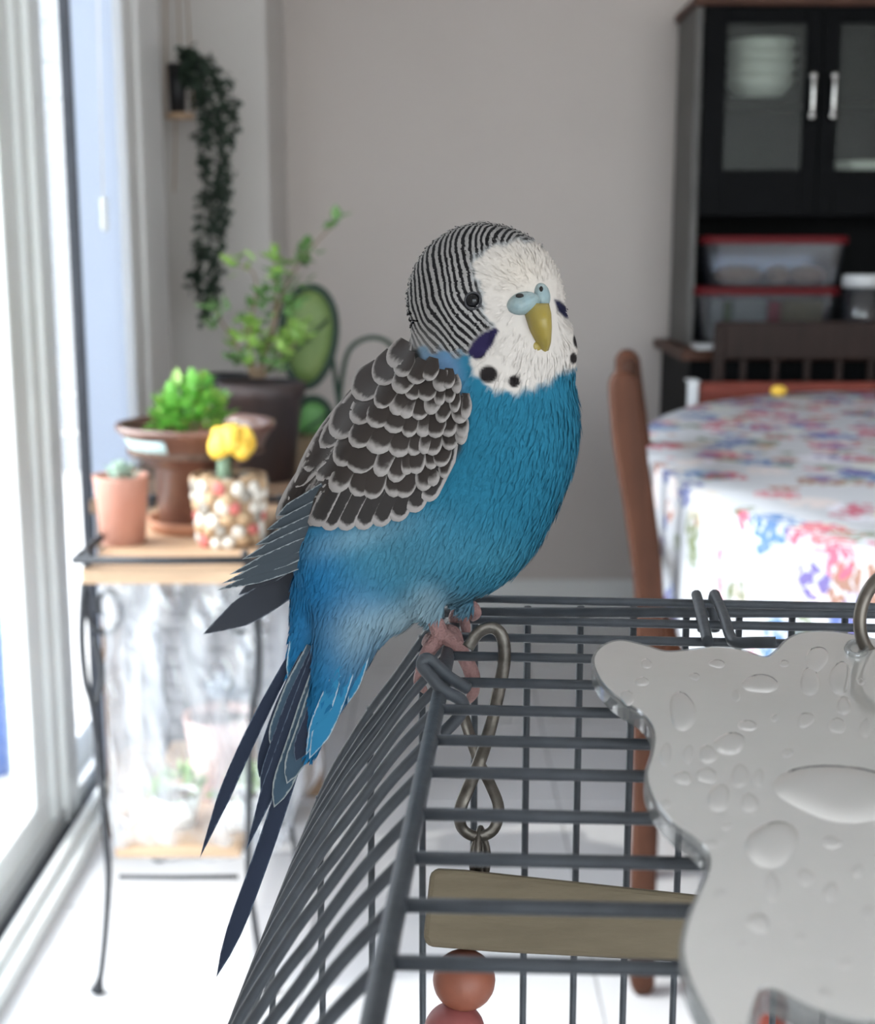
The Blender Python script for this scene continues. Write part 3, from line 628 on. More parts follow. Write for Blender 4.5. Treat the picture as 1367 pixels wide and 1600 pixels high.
# brown glazed planter with a leafy bush and a printed label
c0 = PZ(290, 826, SZ); Yp = c0[1] + .01; cx = PY(306, 660, Yp)[0]; c = np.array([cx, Yp, zs_]); zc_ = Yp * cp; R = 124 * zc_ / F * 1.02
hR = PY(306, 660, Yp)[2] - SZ; hS = PY(306, 730, Yp)[2] - SZ + .004
bp = pot('bush_planter', c, [(0, .002), (R * .46, .002), (R * .50, .01), (R * .53, hS), (R * .62, hS + .004), (R * .80, hS + (hR - hS) * .35), (R * .95, hR - .012), (R, hR - .008), (R, hR), (R * .95, hR), (R * .90, hR - .02), (R * .82, hR - .045), (0, hR - .045)], 'brownpot', 'brown glazed footed planter with a bright green leafy bush on the stand', soil_r=R * .86, soil_z=hR - .035)
G().lathe([(0, 0), (R * .60, 0), (R * .66, .018), (R * .61, .018), (R * .55, .003), (0, .003)], c, 30).mk('saucer', 'claysaucer', bp)
v = []; nL = 10
for j in range(3):
    t = j / 2; zz = hS + (hR - hS) * (.30 + .45 * t); rr = np.interp(zz, [hS + .004, hS + (hR - hS) * .35, hR - .012], [R * .62, R * .80, R * .95]) + .0015
    for i in range(nL + 1):
        a = math.radians(-148 + 44 * i / nL); v.append((c[0] + rr * math.cos(a), c[1] + rr * math.sin(a), c[2] + zz))
f = [(j * (nL + 1) + i, j * (nL + 1) + i + 1, (j + 1) * (nL + 1) + i + 1, (j + 1) * (nL + 1) + i) for j in range(2) for i in range(nL)]
lb = mk('printed_label', v, f, 'labelp', bp); so = lb.modifiers.new('t', 'SOLIDIFY'); so.thickness = .0008; so.offset = 1
me = leaf_mesh('bush_leaf', .029, .019, 'leaf', .12); me2 = leaf_mesh('bush_leaf_pale', .027, .018, 'leafy', .1)
bc = np.array([PY(296, 625, Yp)[0], Yp + .0, c[2] + hR - .02])
for k in range(9):
    a = k * 2.4; b2 = bc + np.array([.03 * math.cos(a), .03 * math.sin(a), .055]); G().tube(cat_rom([bc + np.array([0, 0, -.03]), (bc + b2) / 2 + np.array([0, 0, .005]), b2], 4), .0022, 6).mk('stem', 'leafm', bp)
for k in range(230):
    d = rdir(); d[2] = abs(d[2]) * 1.0 - .1; r = random.uniform(.55, 1.0)
    p = bc + np.array([d[0] * .056, d[1] * .056, d[2] * .080]) * r + np.array([0, 0, .012])
    dd = np.array([d[0], d[1], d[2] * .8 + .15]) + .5 * rdir(); leaf_obj(me if random.random() < .65 else me2, p, dd, bp, random.uniform(.65, 1.05))
# pebble studded pot with yellow grafted cactus
c0 = PZ(359, 858, SZ); Yp = c0[1] + .045; c = np.array([PY(359, 800, Yp)[0], Yp, zs_]); pr = 61 * Yp * cp / F; ph = PY(359, 742, Yp)[2] - SZ
pp = pot('pebble_pot', c, [(0, 0), (pr * .82, 0), (pr * .95, ph * .9), (pr, ph), (pr * .92, ph), (pr * .86, ph * .86), (0, ph * .86)], 'cement', 'pebble studded pot holding a yellow grafted cactus', soil_r=pr * .86, soil_z=ph * .9)
cols = ['pebw', 'pebb', 'pebw', 'pebr', 'pebg', 'pebb', 'pebw']; k = 0
for row in range(6):
    nz_ = 13
    for i in range(nz_):
        a = 2 * math.pi * (i + .5 * (row % 2)) / nz_ + random.uniform(-.08, .08); zz = ph * (.10 + .16 * row) + random.uniform(-.003, .003); rr = pr * (.83 + .15 * zz / ph)
        rot = Matrix.Rotation(a, 3, 'Z') @ Matrix.Rotation(random.uniform(-.6, .6), 3, 'X')
        G().ell(c + np.array([rr * math.cos(a), rr * math.sin(a), zz]), (.0045, random.uniform(.008, .012), random.uniform(.0075, .0115)), 10, 6, rot).mk('pebble', cols[(i * 3 + row * 5) % 7], pp)
for k in range(10):
    a = k * 2.4; G().ell(c + np.array([pr * .6 * math.cos(a), pr * .6 * math.sin(a), ph * .93]), (.011, .010, .008), 8, 6).mk('gravel_stone', random.choice(['pebg', 'pebb', 'cement']), pp)
ca = root('grafted_cactus', c + np.array([0, 0, ph * .9]), 'yellow grafted cactus on a short green stem in the pebble studded pot', 'cactus')
s0, s1 = PY(349, 745, Yp)[2], PY(349, 700, Yp)[2]; cxx = PY(350, 720, Yp)[0]
G().lathe([(0, -.02), (.011, -.02), (.010, (s1 - s0)), (.0, s1 - s0)], (cxx, Yp, s0), 6).mk('stem', 'cactstem', ca)
hc = np.array([PY(362, 688, Yp)[0], Yp, PY(362, 690, Yp)[2]])
for k in range(9):
    a = 2 * math.pi * k / 9; G().ell(hc + np.array([.021 * math.cos(a), .021 * math.sin(a), -.002 + .006 * math.sin(3 * a)]), (.0145, .0145, .0185), 12, 8).mk('cactus_knob', 'yellow', ca)
G().ell(hc + np.array([0, 0, .010]), (.021, .021, .016), 12, 8).mk('cactus_knob', 'yellow', ca)

# ---- wooden console behind the stand, dark pot with a branching plant
bz = SZ
cs = root('plant_console', (-.40, 2.8, 0), 'brown wooden console table standing behind the plant stand', 'console')
box('console_top', (-.60, 2.36, bz - .025), (-.215, 3.34, bz), 'brownwood', cs)
for x, y in ((-.575, 2.40), (-.245, 2.60), (-.575, 3.30), (-.245, 3.30)): box('leg', (x - .02, y - .02, 0), (x + .02, y + .02, bz - .025), 'brownwood', cs)
Yd = 2.58; cx = PY(408, 600, Yd)[0]; c = np.array([cx, Yd, bz + .0005]); dr = 70 * Yd * cp / F; dh = PY(405, 597, Yd)[2] - bz
dp = pot('branching_plant', c, [(0, 0), (dr * .72, 0), (dr * .93, dh * .85), (dr, dh * .86), (dr, dh), (dr * .93, dh), (dr * .86, dh * .85), (0, dh * .85)], 'darkpot', 'dark round pot with a pale green branching plant on the console', soil_r=dr * .86, soil_z=dh * .88)
me = leaf_mesh('branch_leaf', .034, .024, 'leafy', .15); me2 = leaf_mesh('branch_leaf_dark', .032, .022, 'leafm', .15)
br_ = [[(395, 590), (390, 520), (400, 460), (395, 425), (372, 415)], [(400, 590), (420, 530), (430, 480), (430, 430), (432, 412)], [(405, 590), (425, 520), (445, 450), (480, 395), (520, 352)],
       [(395, 590), (370, 540), (345, 500), (335, 480)], [(410, 590), (440, 560), (465, 530), (470, 510)], [(400, 590), (395, 560), (385, 530), (380, 510)], [(405, 590), (425, 565), (440, 545), (455, 545)]]
lc = [(372, 415, 16, 7, 0), (434, 412, 20, 10, 0), (448, 440, 22, 9, 1), (470, 405, 16, 8, 1), (485, 392, 12, 5, 1), (522, 352, 12, 5, 1), (340, 480, 16, 8, 1), (330, 510, 10, 5, 1), (380, 520, 22, 14, 0), (400, 545, 24, 14, 0), (440, 540, 26, 18, 0), (468, 522, 18, 11, 0),
      (430, 455, 26, 12, 1), (415, 490, 22, 10, 1), (455, 480, 20, 8, 1), (425, 570, 24, 10, 1), (378, 560, 14, 6, 1)]
for q in br_:
    yo = random.uniform(-.04, .04); pts = [PY(x, y, Yd + yo * i / len(q)) for i, (x, y) in enumerate(q)]; G().tube(cat_rom(pts, 5), np.linspace(.0032, .0012, 5 * (len(q) - 1) + 1), 6).mk('branch', 'stem', dp)
for x, y, r, n, dk in lc:
    for k in range(int(n * 1.55)):
        p = PY(x + random.gauss(0, r * .55), y + random.gauss(0, r * .5), Yd + random.uniform(-.05, .05)); d = rdir(); d[2] = d[2] * .6 + .35
        leaf_obj(me2 if dk else me, p, d, dp, random.uniform(.6, 1.0))
# small dark pot peeping out behind the bush
c = np.array([PY(352, 600, 2.72)[0], 2.72, bz + .0005]); h2 = PY(352, 585, 2.72)[2] - bz
nb = pot('nursery_pot', c, [(0, 0), (.040, 0), (.052, h2), (.047, h2), (.042, h2 * .8), (0, h2 * .8)], 'blackpot', 'small black nursery pot behind the green bush', soil_r=.043, soil_z=h2 * .86)

# ---- green paddle shaped ornament at the wall
Yo = 3.22
og = root('garden_ornament', PZ(500, 706, bz), 'green paddle shaped metal garden ornament with dark rims against the wall', 'ornament')
def paddle(px, py, rx, ry, m, tilt=0):
    n = 40; outl = []
    for k in range(n):
        a = 2 * math.pi * k / n; x = rx * math.cos(a) * (1 - .12 * math.sin(a)); y = ry * math.sin(a)
        outl.append((px + x * math.cos(tilt) - y * math.sin(tilt), py + x * math.sin(tilt) + y * math.cos(tilt)))
    A = [PY(x, y, Yo) for x, y in outl]; c = sum(A) / n
    g = G(); vs = [c + np.array([0, -.014, 0])]; ring1 = [c + (q - c) * .6 + np.array([0, -.010, 0]) for q in A]; ringb = [q + np.array([0, .012, 0]) for q in A]
    vs += ring1 + A + ringb + [c + np.array([0, .020, 0])]
    fs = [(0, 1 + k, 1 + (k + 1) % n) for k in range(n)] + [(1 + k, 1 + n + k, 1 + n + (k + 1) % n, 1 + (k + 1) % n) for k in range(n)] + [(1 + n + k, 1 + 2 * n + k, 1 + 2 * n + (k + 1) % n, 1 + n + (k + 1) % n) for k in range(n)] + [(1 + 2 * n + k, 1 + 3 * n, 1 + 2 * n + (k + 1) % n) for k in range(n)]
    o = g.add(vs, fs).mk('paddle', m, og); G().tube([q + np.array([0, -.002, 0]) for q in A], .0088, 8, closed=True).mk('rim', 'greenrim', o)
    a, b2 = PY(px - rx * .8, py + ry * .45, Yo - .012), PY(px + rx * .75, py - ry * .35, Yo - .012)
    G().tube([a, (a + b2) / 2 + np.array([0, -.008, 0]), b2], .0035, 6).mk('rib', 'greenrim', o)
paddle(482, 526, 42, 78, 'greenpaint', .05); paddle(489, 662, 28, 40, 'greenpaint2')
G().tube([PY(520, 560, Yo), PY(530, 640, Yo), PY(528, 706, Yo)], .006, 8).mk('support_rod', 'greenrim', og)
G().tube(cat_rom([PY(530, 660, Yo), PY(533, 600, Yo), PY(545, 548, Yo), PY(575, 528, Yo), PY(605, 534, Yo), PY(618, 560, Yo), PY(622, 640, Yo), PY(622, 706, Yo)], 6), .0058, 8).mk('hoop', 'greenrim', og)
p0, p1 = PZ(465, 706, bz), PZ(625, 706, bz)
box('foot_bar', (p0[0], Yo - .012, bz + .0005), (PY(626, 700, Yo)[0], Yo + .012, bz + .010), 'greenrim', og, bevel=.002)

# ---- hanging planter with a trailing plant in the corner
Yh = 3.42; hp0 = PY(281, 182, Yh)
hp = root('hanging_planter', hp0, 'black pot on a small rope hung wooden disc with a long trailing dark plant', 'hanging plant')
G().lathe([(0, -.006), (.035, -.006), (.035, .006), (0, .006)], hp0, 24).mk('wooden_disc', 'shelfwood', hp)
ph_ = PY(279, 100, Yh)[2] - hp0[2] - .006
pcx = PY(277, 140, Yh); G().lathe([(0, 0), (.018, 0), (.023, ph_), (.020, ph_), (.018, ph_ * .85), (0, ph_ * .85)], (pcx[0], Yh, hp0[2] + .006), 22).mk('pot', 'blackpot', hp)
apex = np.array([PY(276, -40, Yh)[0], Yh, ZC - .02])
for dx, dy in ((-.033, 0), (.033, 0), (0, .033)):
    e = np.array([hp0[0] + dx, Yh + dy, hp0[2] + .004]); G().tube([apex, (apex + e) / 2, e], .0022, 6).mk('rope', 'twine', hp)
low = PY(272, 300, Yh); G().tube(cat_rom([hp0 + np.array([-.01, 0, -.006]), (hp0 + low) / 2 + np.array([-.004, 0, 0]), low], 5), .002, 6).mk('rope_tail', 'twine', hp)
G().lathe([(0, 0), (.012, 0), (.012, .02), (0, .02)], (apex[0], Yh, ZC - .021), 12).mk('ceiling_hook', 'chrome', hp)
strands = [[(284, 105), (300, 85), (330, 110), (345, 170), (350, 280), (338, 420), (322, 490)], [(284, 110), (310, 100), (355, 120), (362, 190), (356, 270), (350, 340)], [(286, 120), (310, 110), (325, 170), (318, 300), (312, 400), (300, 450)],
           [(288, 125), (300, 130), (318, 180), (325, 300), (330, 420), (318, 500)], [(284, 100), (320, 105), (345, 150), (340, 240), (344, 330), (340, 410), (332, 470)], [(286, 110), (300, 120), (330, 150), (350, 220), (335, 320), (318, 390), (308, 470)], [(286, 90), (292, 78), (300, 95), (306, 140), (312, 220), (322, 330)]]
fol = G()
lm_ = [(-.0048, .005), (-.0062, .010), (-.0035, .017), (0, .0195), (.0035, .017), (.0062, .010), (.0048, .005), (0, 0)]
for q in strands:
    yo = random.uniform(-.07, .03); pts = cat_rom([PY(x, y, Yh - .01 + yo * min(1, i / 2)) for i, (x, y) in enumerate(q)], 10)
    G().tube(pts, .0012, 5).mk('vine', 'leafd', hp)
    L = np.linalg.norm(np.diff(pts, axis=0), axis=1).cumsum()[-1]
    for k in range(int(L / .0036)):
        t = random.random() ** .85 * (len(pts) - 1); i = min(int(t), len(pts) - 2); p = pts[i] + (pts[i + 1] - pts[i]) * (t - i) + .010 * np.array(rdir())
        d = rdir() + np.array([0, 0, -.4]); d /= np.linalg.norm(d); u = np.cross(d, rdir()); u /= np.linalg.norm(u) + 1e-9; w = np.cross(d, u); s = random.uniform(.8, 1.3)
        fol.add([p + s * (a * u + b2 * d + .12 * abs(a) * w) for a, b2 in lm_], [tuple(range(8))])
fol.mk('foliage', 'leafd', hp, smooth=False, kind='stuff')

# ---- on the lower shelf, behind the plastic
lz = .2245
c = np.array([PY(345, 1130, 2.05)[0], 2.05, lz]); eh = PY(345, 1115, 2.05)[2] - lz
ep = pot('echeveria_pot', c, [(0, 0), (.038, 0), (.058, eh), (.052, eh), (.048, eh * .85), (0, eh * .85)], 'pinkpot', 'pink pot with a blue grey echeveria on the lower shelf of the stand', soil_r=.049, soil_z=eh * .9)
me = leaf_mesh('rosette_leaf', .052, .032, 'echev', .3, .005)
rc = np.array([PY(352, 1075, 2.05)[0], 2.05, PY(352, 1095, 2.05)[2]])
G().tube([c + np.array([0, 0, eh * .85]), (c + rc) / 2 + np.array([0, 0, eh * .5]), rc], .006, 7).mk('stem', 'stem', ep)
for k in range(18):
    a = k * 2.4; e = .05 + .075 * k; leaf_obj(me, rc + np.array([0, 0, .001 * k]), (math.cos(a) * math.cos(e), math.sin(a) * math.cos(e), math.sin(e)), ep, 1.0 - .028 * k, roll=0)
me = leaf_mesh('shelf_leaf', .026, .016, 'leafy', .2)
for (px_, y_, Y_, lab, mm) in ((275, 1215, 1.935, 'white pot with pale green plant at the left end of the lower shelf', 'china'), (372, 1215, 1.93, 'white pot with pale green plant right of centre on the lower shelf', 'china')):
    c = np.array([PY(px_, y_, Y_)[0], Y_, lz]); h = PY(px_, y_ + 25, Y_)[2] - lz
    q = pot('shelf_plant', c, [(0, 0), (.026, 0), (.036, h), (.032, h), (.029, h * .85), (0, h * .85)], mm, lab, soil_r=.030, soil_z=h * .9); q['group'] = 'small plants on lower shelf'
    for k in range(34):
        d = rdir(); d[2] = abs(d[2]) * .9 + .1; leaf_obj(me, c + np.array([d[0] * .03, d[1] * .03, h * .95 + d[2] * .03]), d + .4 * rdir(), q, random.uniform(.6, 1.1))
# grey woven box under the console
wbx = root('woven_box', (-.40, 2.62, 0), 'grey woven storage box standing on the floor behind the plant stand', 'basket')
for k in range(17):
    z0 = .002 + k * .034; G().box((-.60, 2.44 + .003 * (k % 2), z0), (-.272, 2.56, z0 + .0325)).mk('woven_band', 'greyweave', wbx, smooth=False, bevel=.010)

# ================================================================== BIRD CAGE
ZT = H - .0718                                    # height of the cage roof wires
edge_x = lambda y: 690 - .2055 * (y - 1070)
bar_y = [937, 970, 997, 1027, 1068, 1111, 1159, 1209, 1275, 1344, 1418, 1508, 1622, 1765]
BYC = PZ(810, 937, ZT)[1]
cg = root('bird_cage', (.09, .19, .55), 'grey wire bird cage with a barred roof and curved left side under the bird', 'bird cage')
e0, e1 = PZ(edge_x(930), 930, ZT), PZ(edge_x(1900), 1900, ZT)
G().tube(np.linspace(e0, e1, 8), .00128, 12).mk('edge_bar', 'wire', cg)
prof = np.array([.95, 1]) * np.array([(0, 0), (-7, -7.5), (-14, -17), (-21, -26.5), (-32, -46), (-45, -84), (-52, -130), (-55, -200), (-55, -340), (-55, -410)]) / 1000
for y in bar_y:
    xe = edge_x(y); yl = y - .021 * (810 - xe); a = PZ(xe, yl, ZT); b2 = PZ(1820, y + .021 * 1010, ZT)
    G().tube(np.linspace(a, b2, 6), .00085, 10).mk('roof_bar', 'wire', cg)
    q = cat_rom([a + np.array([p[0], 0, p[1]]) for p in prof], 5)
    G().tube(q, .00082, 10).mk('side_bar', 'wire', cg)
XRc = b2[0] * 0 + PZ(1820, 960, ZT)[0]
zb2 = PY(810, 957, BYC)[2]; zbot = ZT - .41
aL = PZ(edge_x(937), 937, ZT)
G().tube([(aL[0] - .006, BYC, zb2), ((aL[0] + XRc) / 2, BYC, zb2), (XRc, BYC - .001, zb2 - .0006)], .0011, 10).mk('back_rail', 'wire', cg)
side = cat_rom([aL + np.array([p[0], 0, p[1]]) for p in prof], 5)
for k in range(-4, 14):
    x = PY(742 + 83 * k, 962, BYC)[0]; zt_ = zb2
    if x < aL[0]:                                      # left of the edge the wire starts at the curved side bar
        zt_ = np.interp(-x, -side[:, 0], side[:, 2]) if x > side[:, 0].min() else None
        if zt_ is None: continue
    if x > XRc: break
    G().tube([(x, BYC + .0012, zt_ + .001), (x, BYC + .0012, (zt_ + zbot) / 2), (x, BYC + .0012, zbot)], .00075, 8).mk('back_bar', 'wire', cg)
yf = PZ(700, 1765, ZT)[1]; xl_ = aL[0] - .075
G().tube([(xl_ + .02, BYC, zbot), (xl_ + .012, (BYC + yf) / 2, zbot), (xl_ + .004, yf, zbot), (XRc * .75, yf, zbot), (XRc, yf, zbot), (XRc, (BYC + yf) / 2, zbot), (XRc, BYC, zbot), (0, BYC, zbot)], .002, 8, closed=True).mk('base_frame', 'wire', cg)
G().tube([(XRc, BYC, zbot), (XRc, BYC, (zbot + ZT) / 2), (XRc, BYC, ZT), (XRc, (BYC + yf) / 2, ZT), (XRc, yf, ZT), (XRc, yf, (zbot + ZT) / 2), (XRc, yf, zbot)], .0013, 8).mk('corner_frame', 'wire', cg)
box('tray', (xl_, yf - .01, zbot - .028), (XRc + .01, BYC + .01, zbot - .002), 'darkpot', cg)
hk = [(731, 1076), (702, 1058), (676, 1034), (664, 1030), (660, 1040), (672, 1056), (692, 1078), (722, 1096), (718, 1118), (690, 1148)]
hd = [.2300, .2285, .2275, .2272, .2270, .2262, .2258, .2262, .2275, .2265]
G().tube(cat_rom([P(x, y, d) for (x, y), d in zip(hk, hd)], 6), .00105, 10).mk('latch_hook', 'wire', cg)
# a little table carries the cage (below the picture)
st = root('cage_table', (.1, .2, 0), 'small brown wooden side table carrying the bird cage', 'table')
box('table_top', (xl_ - .03, yf - .04, zbot - .05), (XRc + .03, BYC + .04, zbot - .029), 'brownwood', st)
for x in (xl_, XRc):
    for y in (yf - .01, BYC + .01): box('leg', (x - .015, y - .015, 0), (x + .015, y + .015, zbot - .05), 'brownwood', st)

# ================================================================== HANGING TOY INSIDE THE CAGE
ty = root('hanging_bird_toy', P(725, 1600, .245), 'wooden block and bead bird toy hanging inside the cage on a steel snap clip', 'bird toy')
cl_ = [(731, 1012), (747, 989), (768, 981), (784, 994), (788, 1030), (779, 1080), (765, 1140), (749, 1190), (733, 1228), (719, 1265), (722, 1294), (745, 1307), (771, 1296), (779, 1262), (766, 1226), (749, 1192), (731, 1140), (718, 1098)]
dd = [.2445] * 7 + [.2420] + [.2430] * 2 + [.2445] * 4 + [.246] + [.2475] + [.247] * 2
G().tube(cat_rom([P(x, y, d) for (x, y), d in zip(cl_, dd)], 6), .00078, 8, flat=1.5).mk('snap_clip', 'steel', ty)
for k in range(2):
    c = P(750, 1330, .245); u = RIGHT * .78 + FWD * .6; w = UP
    G().tube([c + (u if k else np.array([.3, .95, 0])) * (.0018 * math.cos(a)) + w * (.0040 * math.sin(a)) - UP * .0015 * k for a in np.linspace(0, 2 * math.pi, 24, False)], .00058, 8, closed=True).mk('chain_link', 'steel', ty)
ol = [(672, 1362), (684, 1357), (725, 1359), (900, 1378), (1085, 1398), (1290, 1421), (1284, 1520), (1062, 1503), (900, 1494), (780, 1488), (668, 1479), (661, 1466)]
G().prism([P(x, y, .239) for x, y in ol], [P(x * .985 + 12, y * .985 + 20, .262) for x, y in ol]).mk('wood_block', 'block', ty, smooth=False, bevel=.0009)
G().ell(P(725, 1531, .245), (.0055, .0055, .0052), 24, 16).mk('bead', 'beado', ty)
G().ell(P(710, 1611, .245), (.0054, .0054, .0050), 24, 16).mk('bead', 'beadp', ty)
G().tube([P(745, 1340, .250), P(730, 1500, .248), P(712, 1640, .245)], .0006, 6).mk('cord', 'twine', ty)

# ================================================================== MIRROR TOY LYING ON THE ROOF BARS
half = [(1372, 998), (1345, 992), (1300, 985), (1255, 987), (1228, 998), (1208, 1018), (1192, 1025), (1160, 1014), (1120, 1009), (1075, 1014), (1040, 1016), (1005, 1006), (968, 999), (940, 1008), (925, 1026), (925, 1046), (938, 1072), (965, 1098), (1000, 1120), (1017, 1146), (1015, 1180), (1006, 1212), (1015, 1250), (1045, 1290), (1080, 1316), (1101, 1338), (1101, 1366), (1085, 1402), (1068, 1444), (1061, 1492), (1073, 1540), (1092, 1580), (1118, 1622), (1150, 1640), (1172, 1615), (1186, 1572), (1200, 1553), (1255, 1580), (1320, 1602), (1372, 1606)]
full = half + [(2744 - x, y) for x, y in half[-2:0:-1]]
sm = cat_rom([(x, y) for x, y in full], 4, closed=True)
PA, PB = P(1100, 990, .2335), P(1100, 1600, .1215); PCC = P(1300, 990, .2335)
pn = np.cross(PB - PA, PCC - PA); pn /= np.linalg.norm(pn); pn = pn if pn[2] > 0 else -pn
def MP(x, y, h=0):
    r = ray(x, y); t = np.dot(PA - EYE, pn) / np.dot(r, pn); return EYE + r * t + pn * h
mt = root('mirror_toy', MP(1372, 1300), 'wavy edged acrylic mirror toy with water drops lying on the cage roof', 'mirror')
outer = [MP(x, y) for x, y in sm]
tn = np.roll(sm, -1, 0) - np.roll(sm, 1, 0); tn /= np.linalg.norm(tn, axis=1)[:, None]; nrm = np.stack([-tn[:, 1], tn[:, 0]], 1)
cen = sm.mean(0)
if np.sum(nrm * (cen - sm)) < 0: nrm = -nrm
def prism_tri(a, b):
    g = G().prism(a, b); return g
G().prism([q - pn * .0020 for q in outer], outer).mk('acrylic_plate', 'acryl', mt, smooth=False)
ins = [MP(*(p + n * np.interp(p[1], [980, 1600], [5, 9]))) for p, n in zip(sm, nrm)]
G().prism([q + pn * .00004 for q in ins], [q + pn * .00030 for q in ins]).mk('mirror_face', 'mirror', mt, smooth=False)
drops = [(1066, 1114, 22, 28), (1276, 1032, 17, 20), (1265, 1068, 16, 20), (1312, 1062, 17, 24), (1188, 1071, 26, 16), (1318, 1106, 12, 13), (1308, 1137, 12, 13), (1040, 1182, 10, 17), (1075, 1182, 9, 14), (1106, 1182, 15, 13), (1067, 1219, 13, 11), (1104, 1215, 15, 13),
         (1156, 1216, 13, 20), (1185, 1219, 9, 13), (1123, 1250, 18, 20), (1171, 1258, 15, 13), (1140, 1165, 26, 16), (1168, 1137, 14, 9), (1259, 1128, 12, 12), (1310, 1240, 95, 44), (1206, 1322, 42, 34), (1206, 1390, 12, 22), (1298, 1398, 13, 13), (1259, 1375, 14, 12), (1185, 1447, 17, 16),
         (980, 1093, 10, 12), (1003, 1068, 10, 8), (1120, 1040, 12, 7), (1210, 1125, 6, 6), (1352, 1140, 10, 14), (1345, 1068, 7, 5), (1010, 1040, 9, 7), (1112, 1322, 8, 8), (1300, 1320, 16, 9), (1340, 1365, 10, 9), (1125, 1400, 9, 7), (1320, 1510, 12, 7), (1250, 1470, 8, 8), (1135, 1295, 8, 6), (1230, 1180, 9, 7), (1085, 1060, 8, 6), (1150, 1090, 7, 9), (1040, 1260, 7, 8), (1355, 1430, 10, 10), (1225, 1040, 8, 5), (1160, 1480, 7, 6), (1290, 1560, 12, 8)]
for i, (x, y, rx, ry) in enumerate(drops):
    c = MP(x, y, .00030); u = MP(x + rx, y, .0003) - c; w = MP(x, y - ry, .0003) - c; hgt = .085 * min(np.linalg.norm(u), np.linalg.norm(w)); hgt = min(hgt, .0004)
    nu, nv = 24, 8; v = []
    ph = random.uniform(0, 6)
    for j in range(nv + 1):
        rho = 1 - (j / nv) ** 1.9
        for k in range(nu):
            a = 2 * math.pi * k / nu; wob = 1 + .10 * math.sin(2 * a + ph) + .05 * math.sin(3 * a + ph * 2)
            v.append(c + (u * math.cos(a) + w * math.sin(a)) * max(rho, .001) * wob + pn * (hgt * (1 - rho ** 6) + .00001))
    f = [(j * nu + k, j * nu + (k + 1) % nu, (j + 1) * nu + (k + 1) % nu, (j + 1) * nu + k) for j in range(nv) for k in range(nu)]
    mk('water_drop', v, f, 'water', mt)
rc = MP(1341, 1017)
G().tube([MP(1338 + 15 * math.cos(a), 1019 + 11 * math.sin(a), .0006) for a in np.linspace(0, 2 * math.pi, 24, False)], .0005, 8, closed=True).mk('grommet', 'acryl', mt)
c = rc + np.array([.0062, .0035, .0050]); u = np.array([.80, .45, .0]); u /= np.linalg.norm(u); w = np.array([0, .1, 1.]); w /= np.linalg.norm(w)
G().tube([c + .0072 * (u * math.cos(a) + w * math.sin(a)) for a in np.linspace(0, 2 * math.pi, 36, False)], .00105, 10, closed=True).mk('hanging_ring', 'ringmetal', mt)
for q, dq in ((((1106, 1004), (1097, 965), (1090, 937), (1088, 930), (1092, 944), (1097, 985)), (.252, .262, .272, .279, .287, .290)), (((1212, 1004), (1180, 1004), (1150, 1004), (1141, 995), (1131, 963), (1120, 937), (1116, 929), (1114, 944), (1117, 985)), (.248, .249, .251, .254, .262, .272, .279, .287, .290))):
    G().tube(cat_rom([P(x, y, d) for (x, y), d in zip(q, dq)], 6), .00105, 10).mk('wire_hook', 'wire', mt)

# ================================================================== THE BUDGERIGAR
D0 = .255                                            # distance of its middle; (x, y, w) below: picture pixels and pixels of depth towards the viewer
bd = root('budgerigar', P(700, 1010, D0), 'blue budgerigar with barred white head perched on the cage corner', 'bird')

def sstep(a, b, x): t = np.clip((x - a) / (b - a), 0, 1); return t * t * (3 - 2 * t)
# ---- body volume: smooth union of ellipsoids and cones
STEP = 3.2
gx, gy, gw = np.arange(425, 935, STEP), np.arange(330, 1205, STEP), np.arange(-160, 190, STEP)
GX, GY, GW = np.meshgrid(gx.astype(np.float32), gy.astype(np.float32), gw.astype(np.float32), indexing='ij')
SDF = np.full(GX.shape, 1e3, np.float32)
def smin(d, k):
    global SDF
    h = np.clip(.5 + .5 * (d - SDF) / k, 0, 1); SDF = d * (1 - h) + SDF * h - k * h * (1 - h)
def ellip(c, r, ang=0, k=22):
    x, y, w = GX - c[0], GY - c[1], GW - c[2]
    if ang: ca, sa = math.cos(ang), math.sin(ang); x, y = x * ca + y * sa, -x * sa + y * ca
    q = np.sqrt((x / r[0]) ** 2 + (y / r[1]) ** 2 + (w / r[2]) ** 2); smin(((q - 1) * min(r)).astype(np.float32), k)
def cone(a, b, ra, rb, k=18):
    a, b = np.array(a, float), np.array(b, float); ab = b - a; L2 = ab.dot(ab)
    t = np.clip(((GX - a[0]) * ab[0] + (GY - a[1]) * ab[1] + (GW - a[2]) * ab[2]) / L2, 0, 1)
    d = np.sqrt((GX - a[0] - t * ab[0]) ** 2 + (GY - a[1] - t * ab[1]) ** 2 + (GW - a[2] - t * ab[2]) ** 2) - (ra + (rb - ra) * t); smin(d.astype(np.float32), k)
ellip((756, 470, 22), (119, 121, 112), 0, 1)             # skull
ellip((800, 480, 50), (76, 100, 84), 0, 25)              # face
ellip((806, 543, 42), (95, 68, 92), 0, 25)               # cheeks and throat
ellip((735, 600, 14), (108, 100, 104), 0, 30)            # neck
ellip((764, 664, 16), (142, 190, 124), 0, 30)            # breast
ellip((692, 800, 4), (158, 140, 118), 0, 35)             # belly
ellip((612, 700, 10), (86, 178, 96), .62, 30)            # back
ellip((620, 725, 52), (84, 168, 50), .62, 22)            # folded wing bulge
ellip((573, 890, -8), (112, 106, 84), .3, 35)            # rump and flank
cone((494, 930, -30), (455, 1092, -52), 40, 7, 18)       # blue feathers either side of the tail
cone((552, 960, 14), (486, 1178, 0), 62, 7, 18)
cone((655, 915, 40), (676, 958, 26), 34, 15, 22)          # thigh
cone((712, 905, -40), (728, 945, -52), 30, 12, 22)

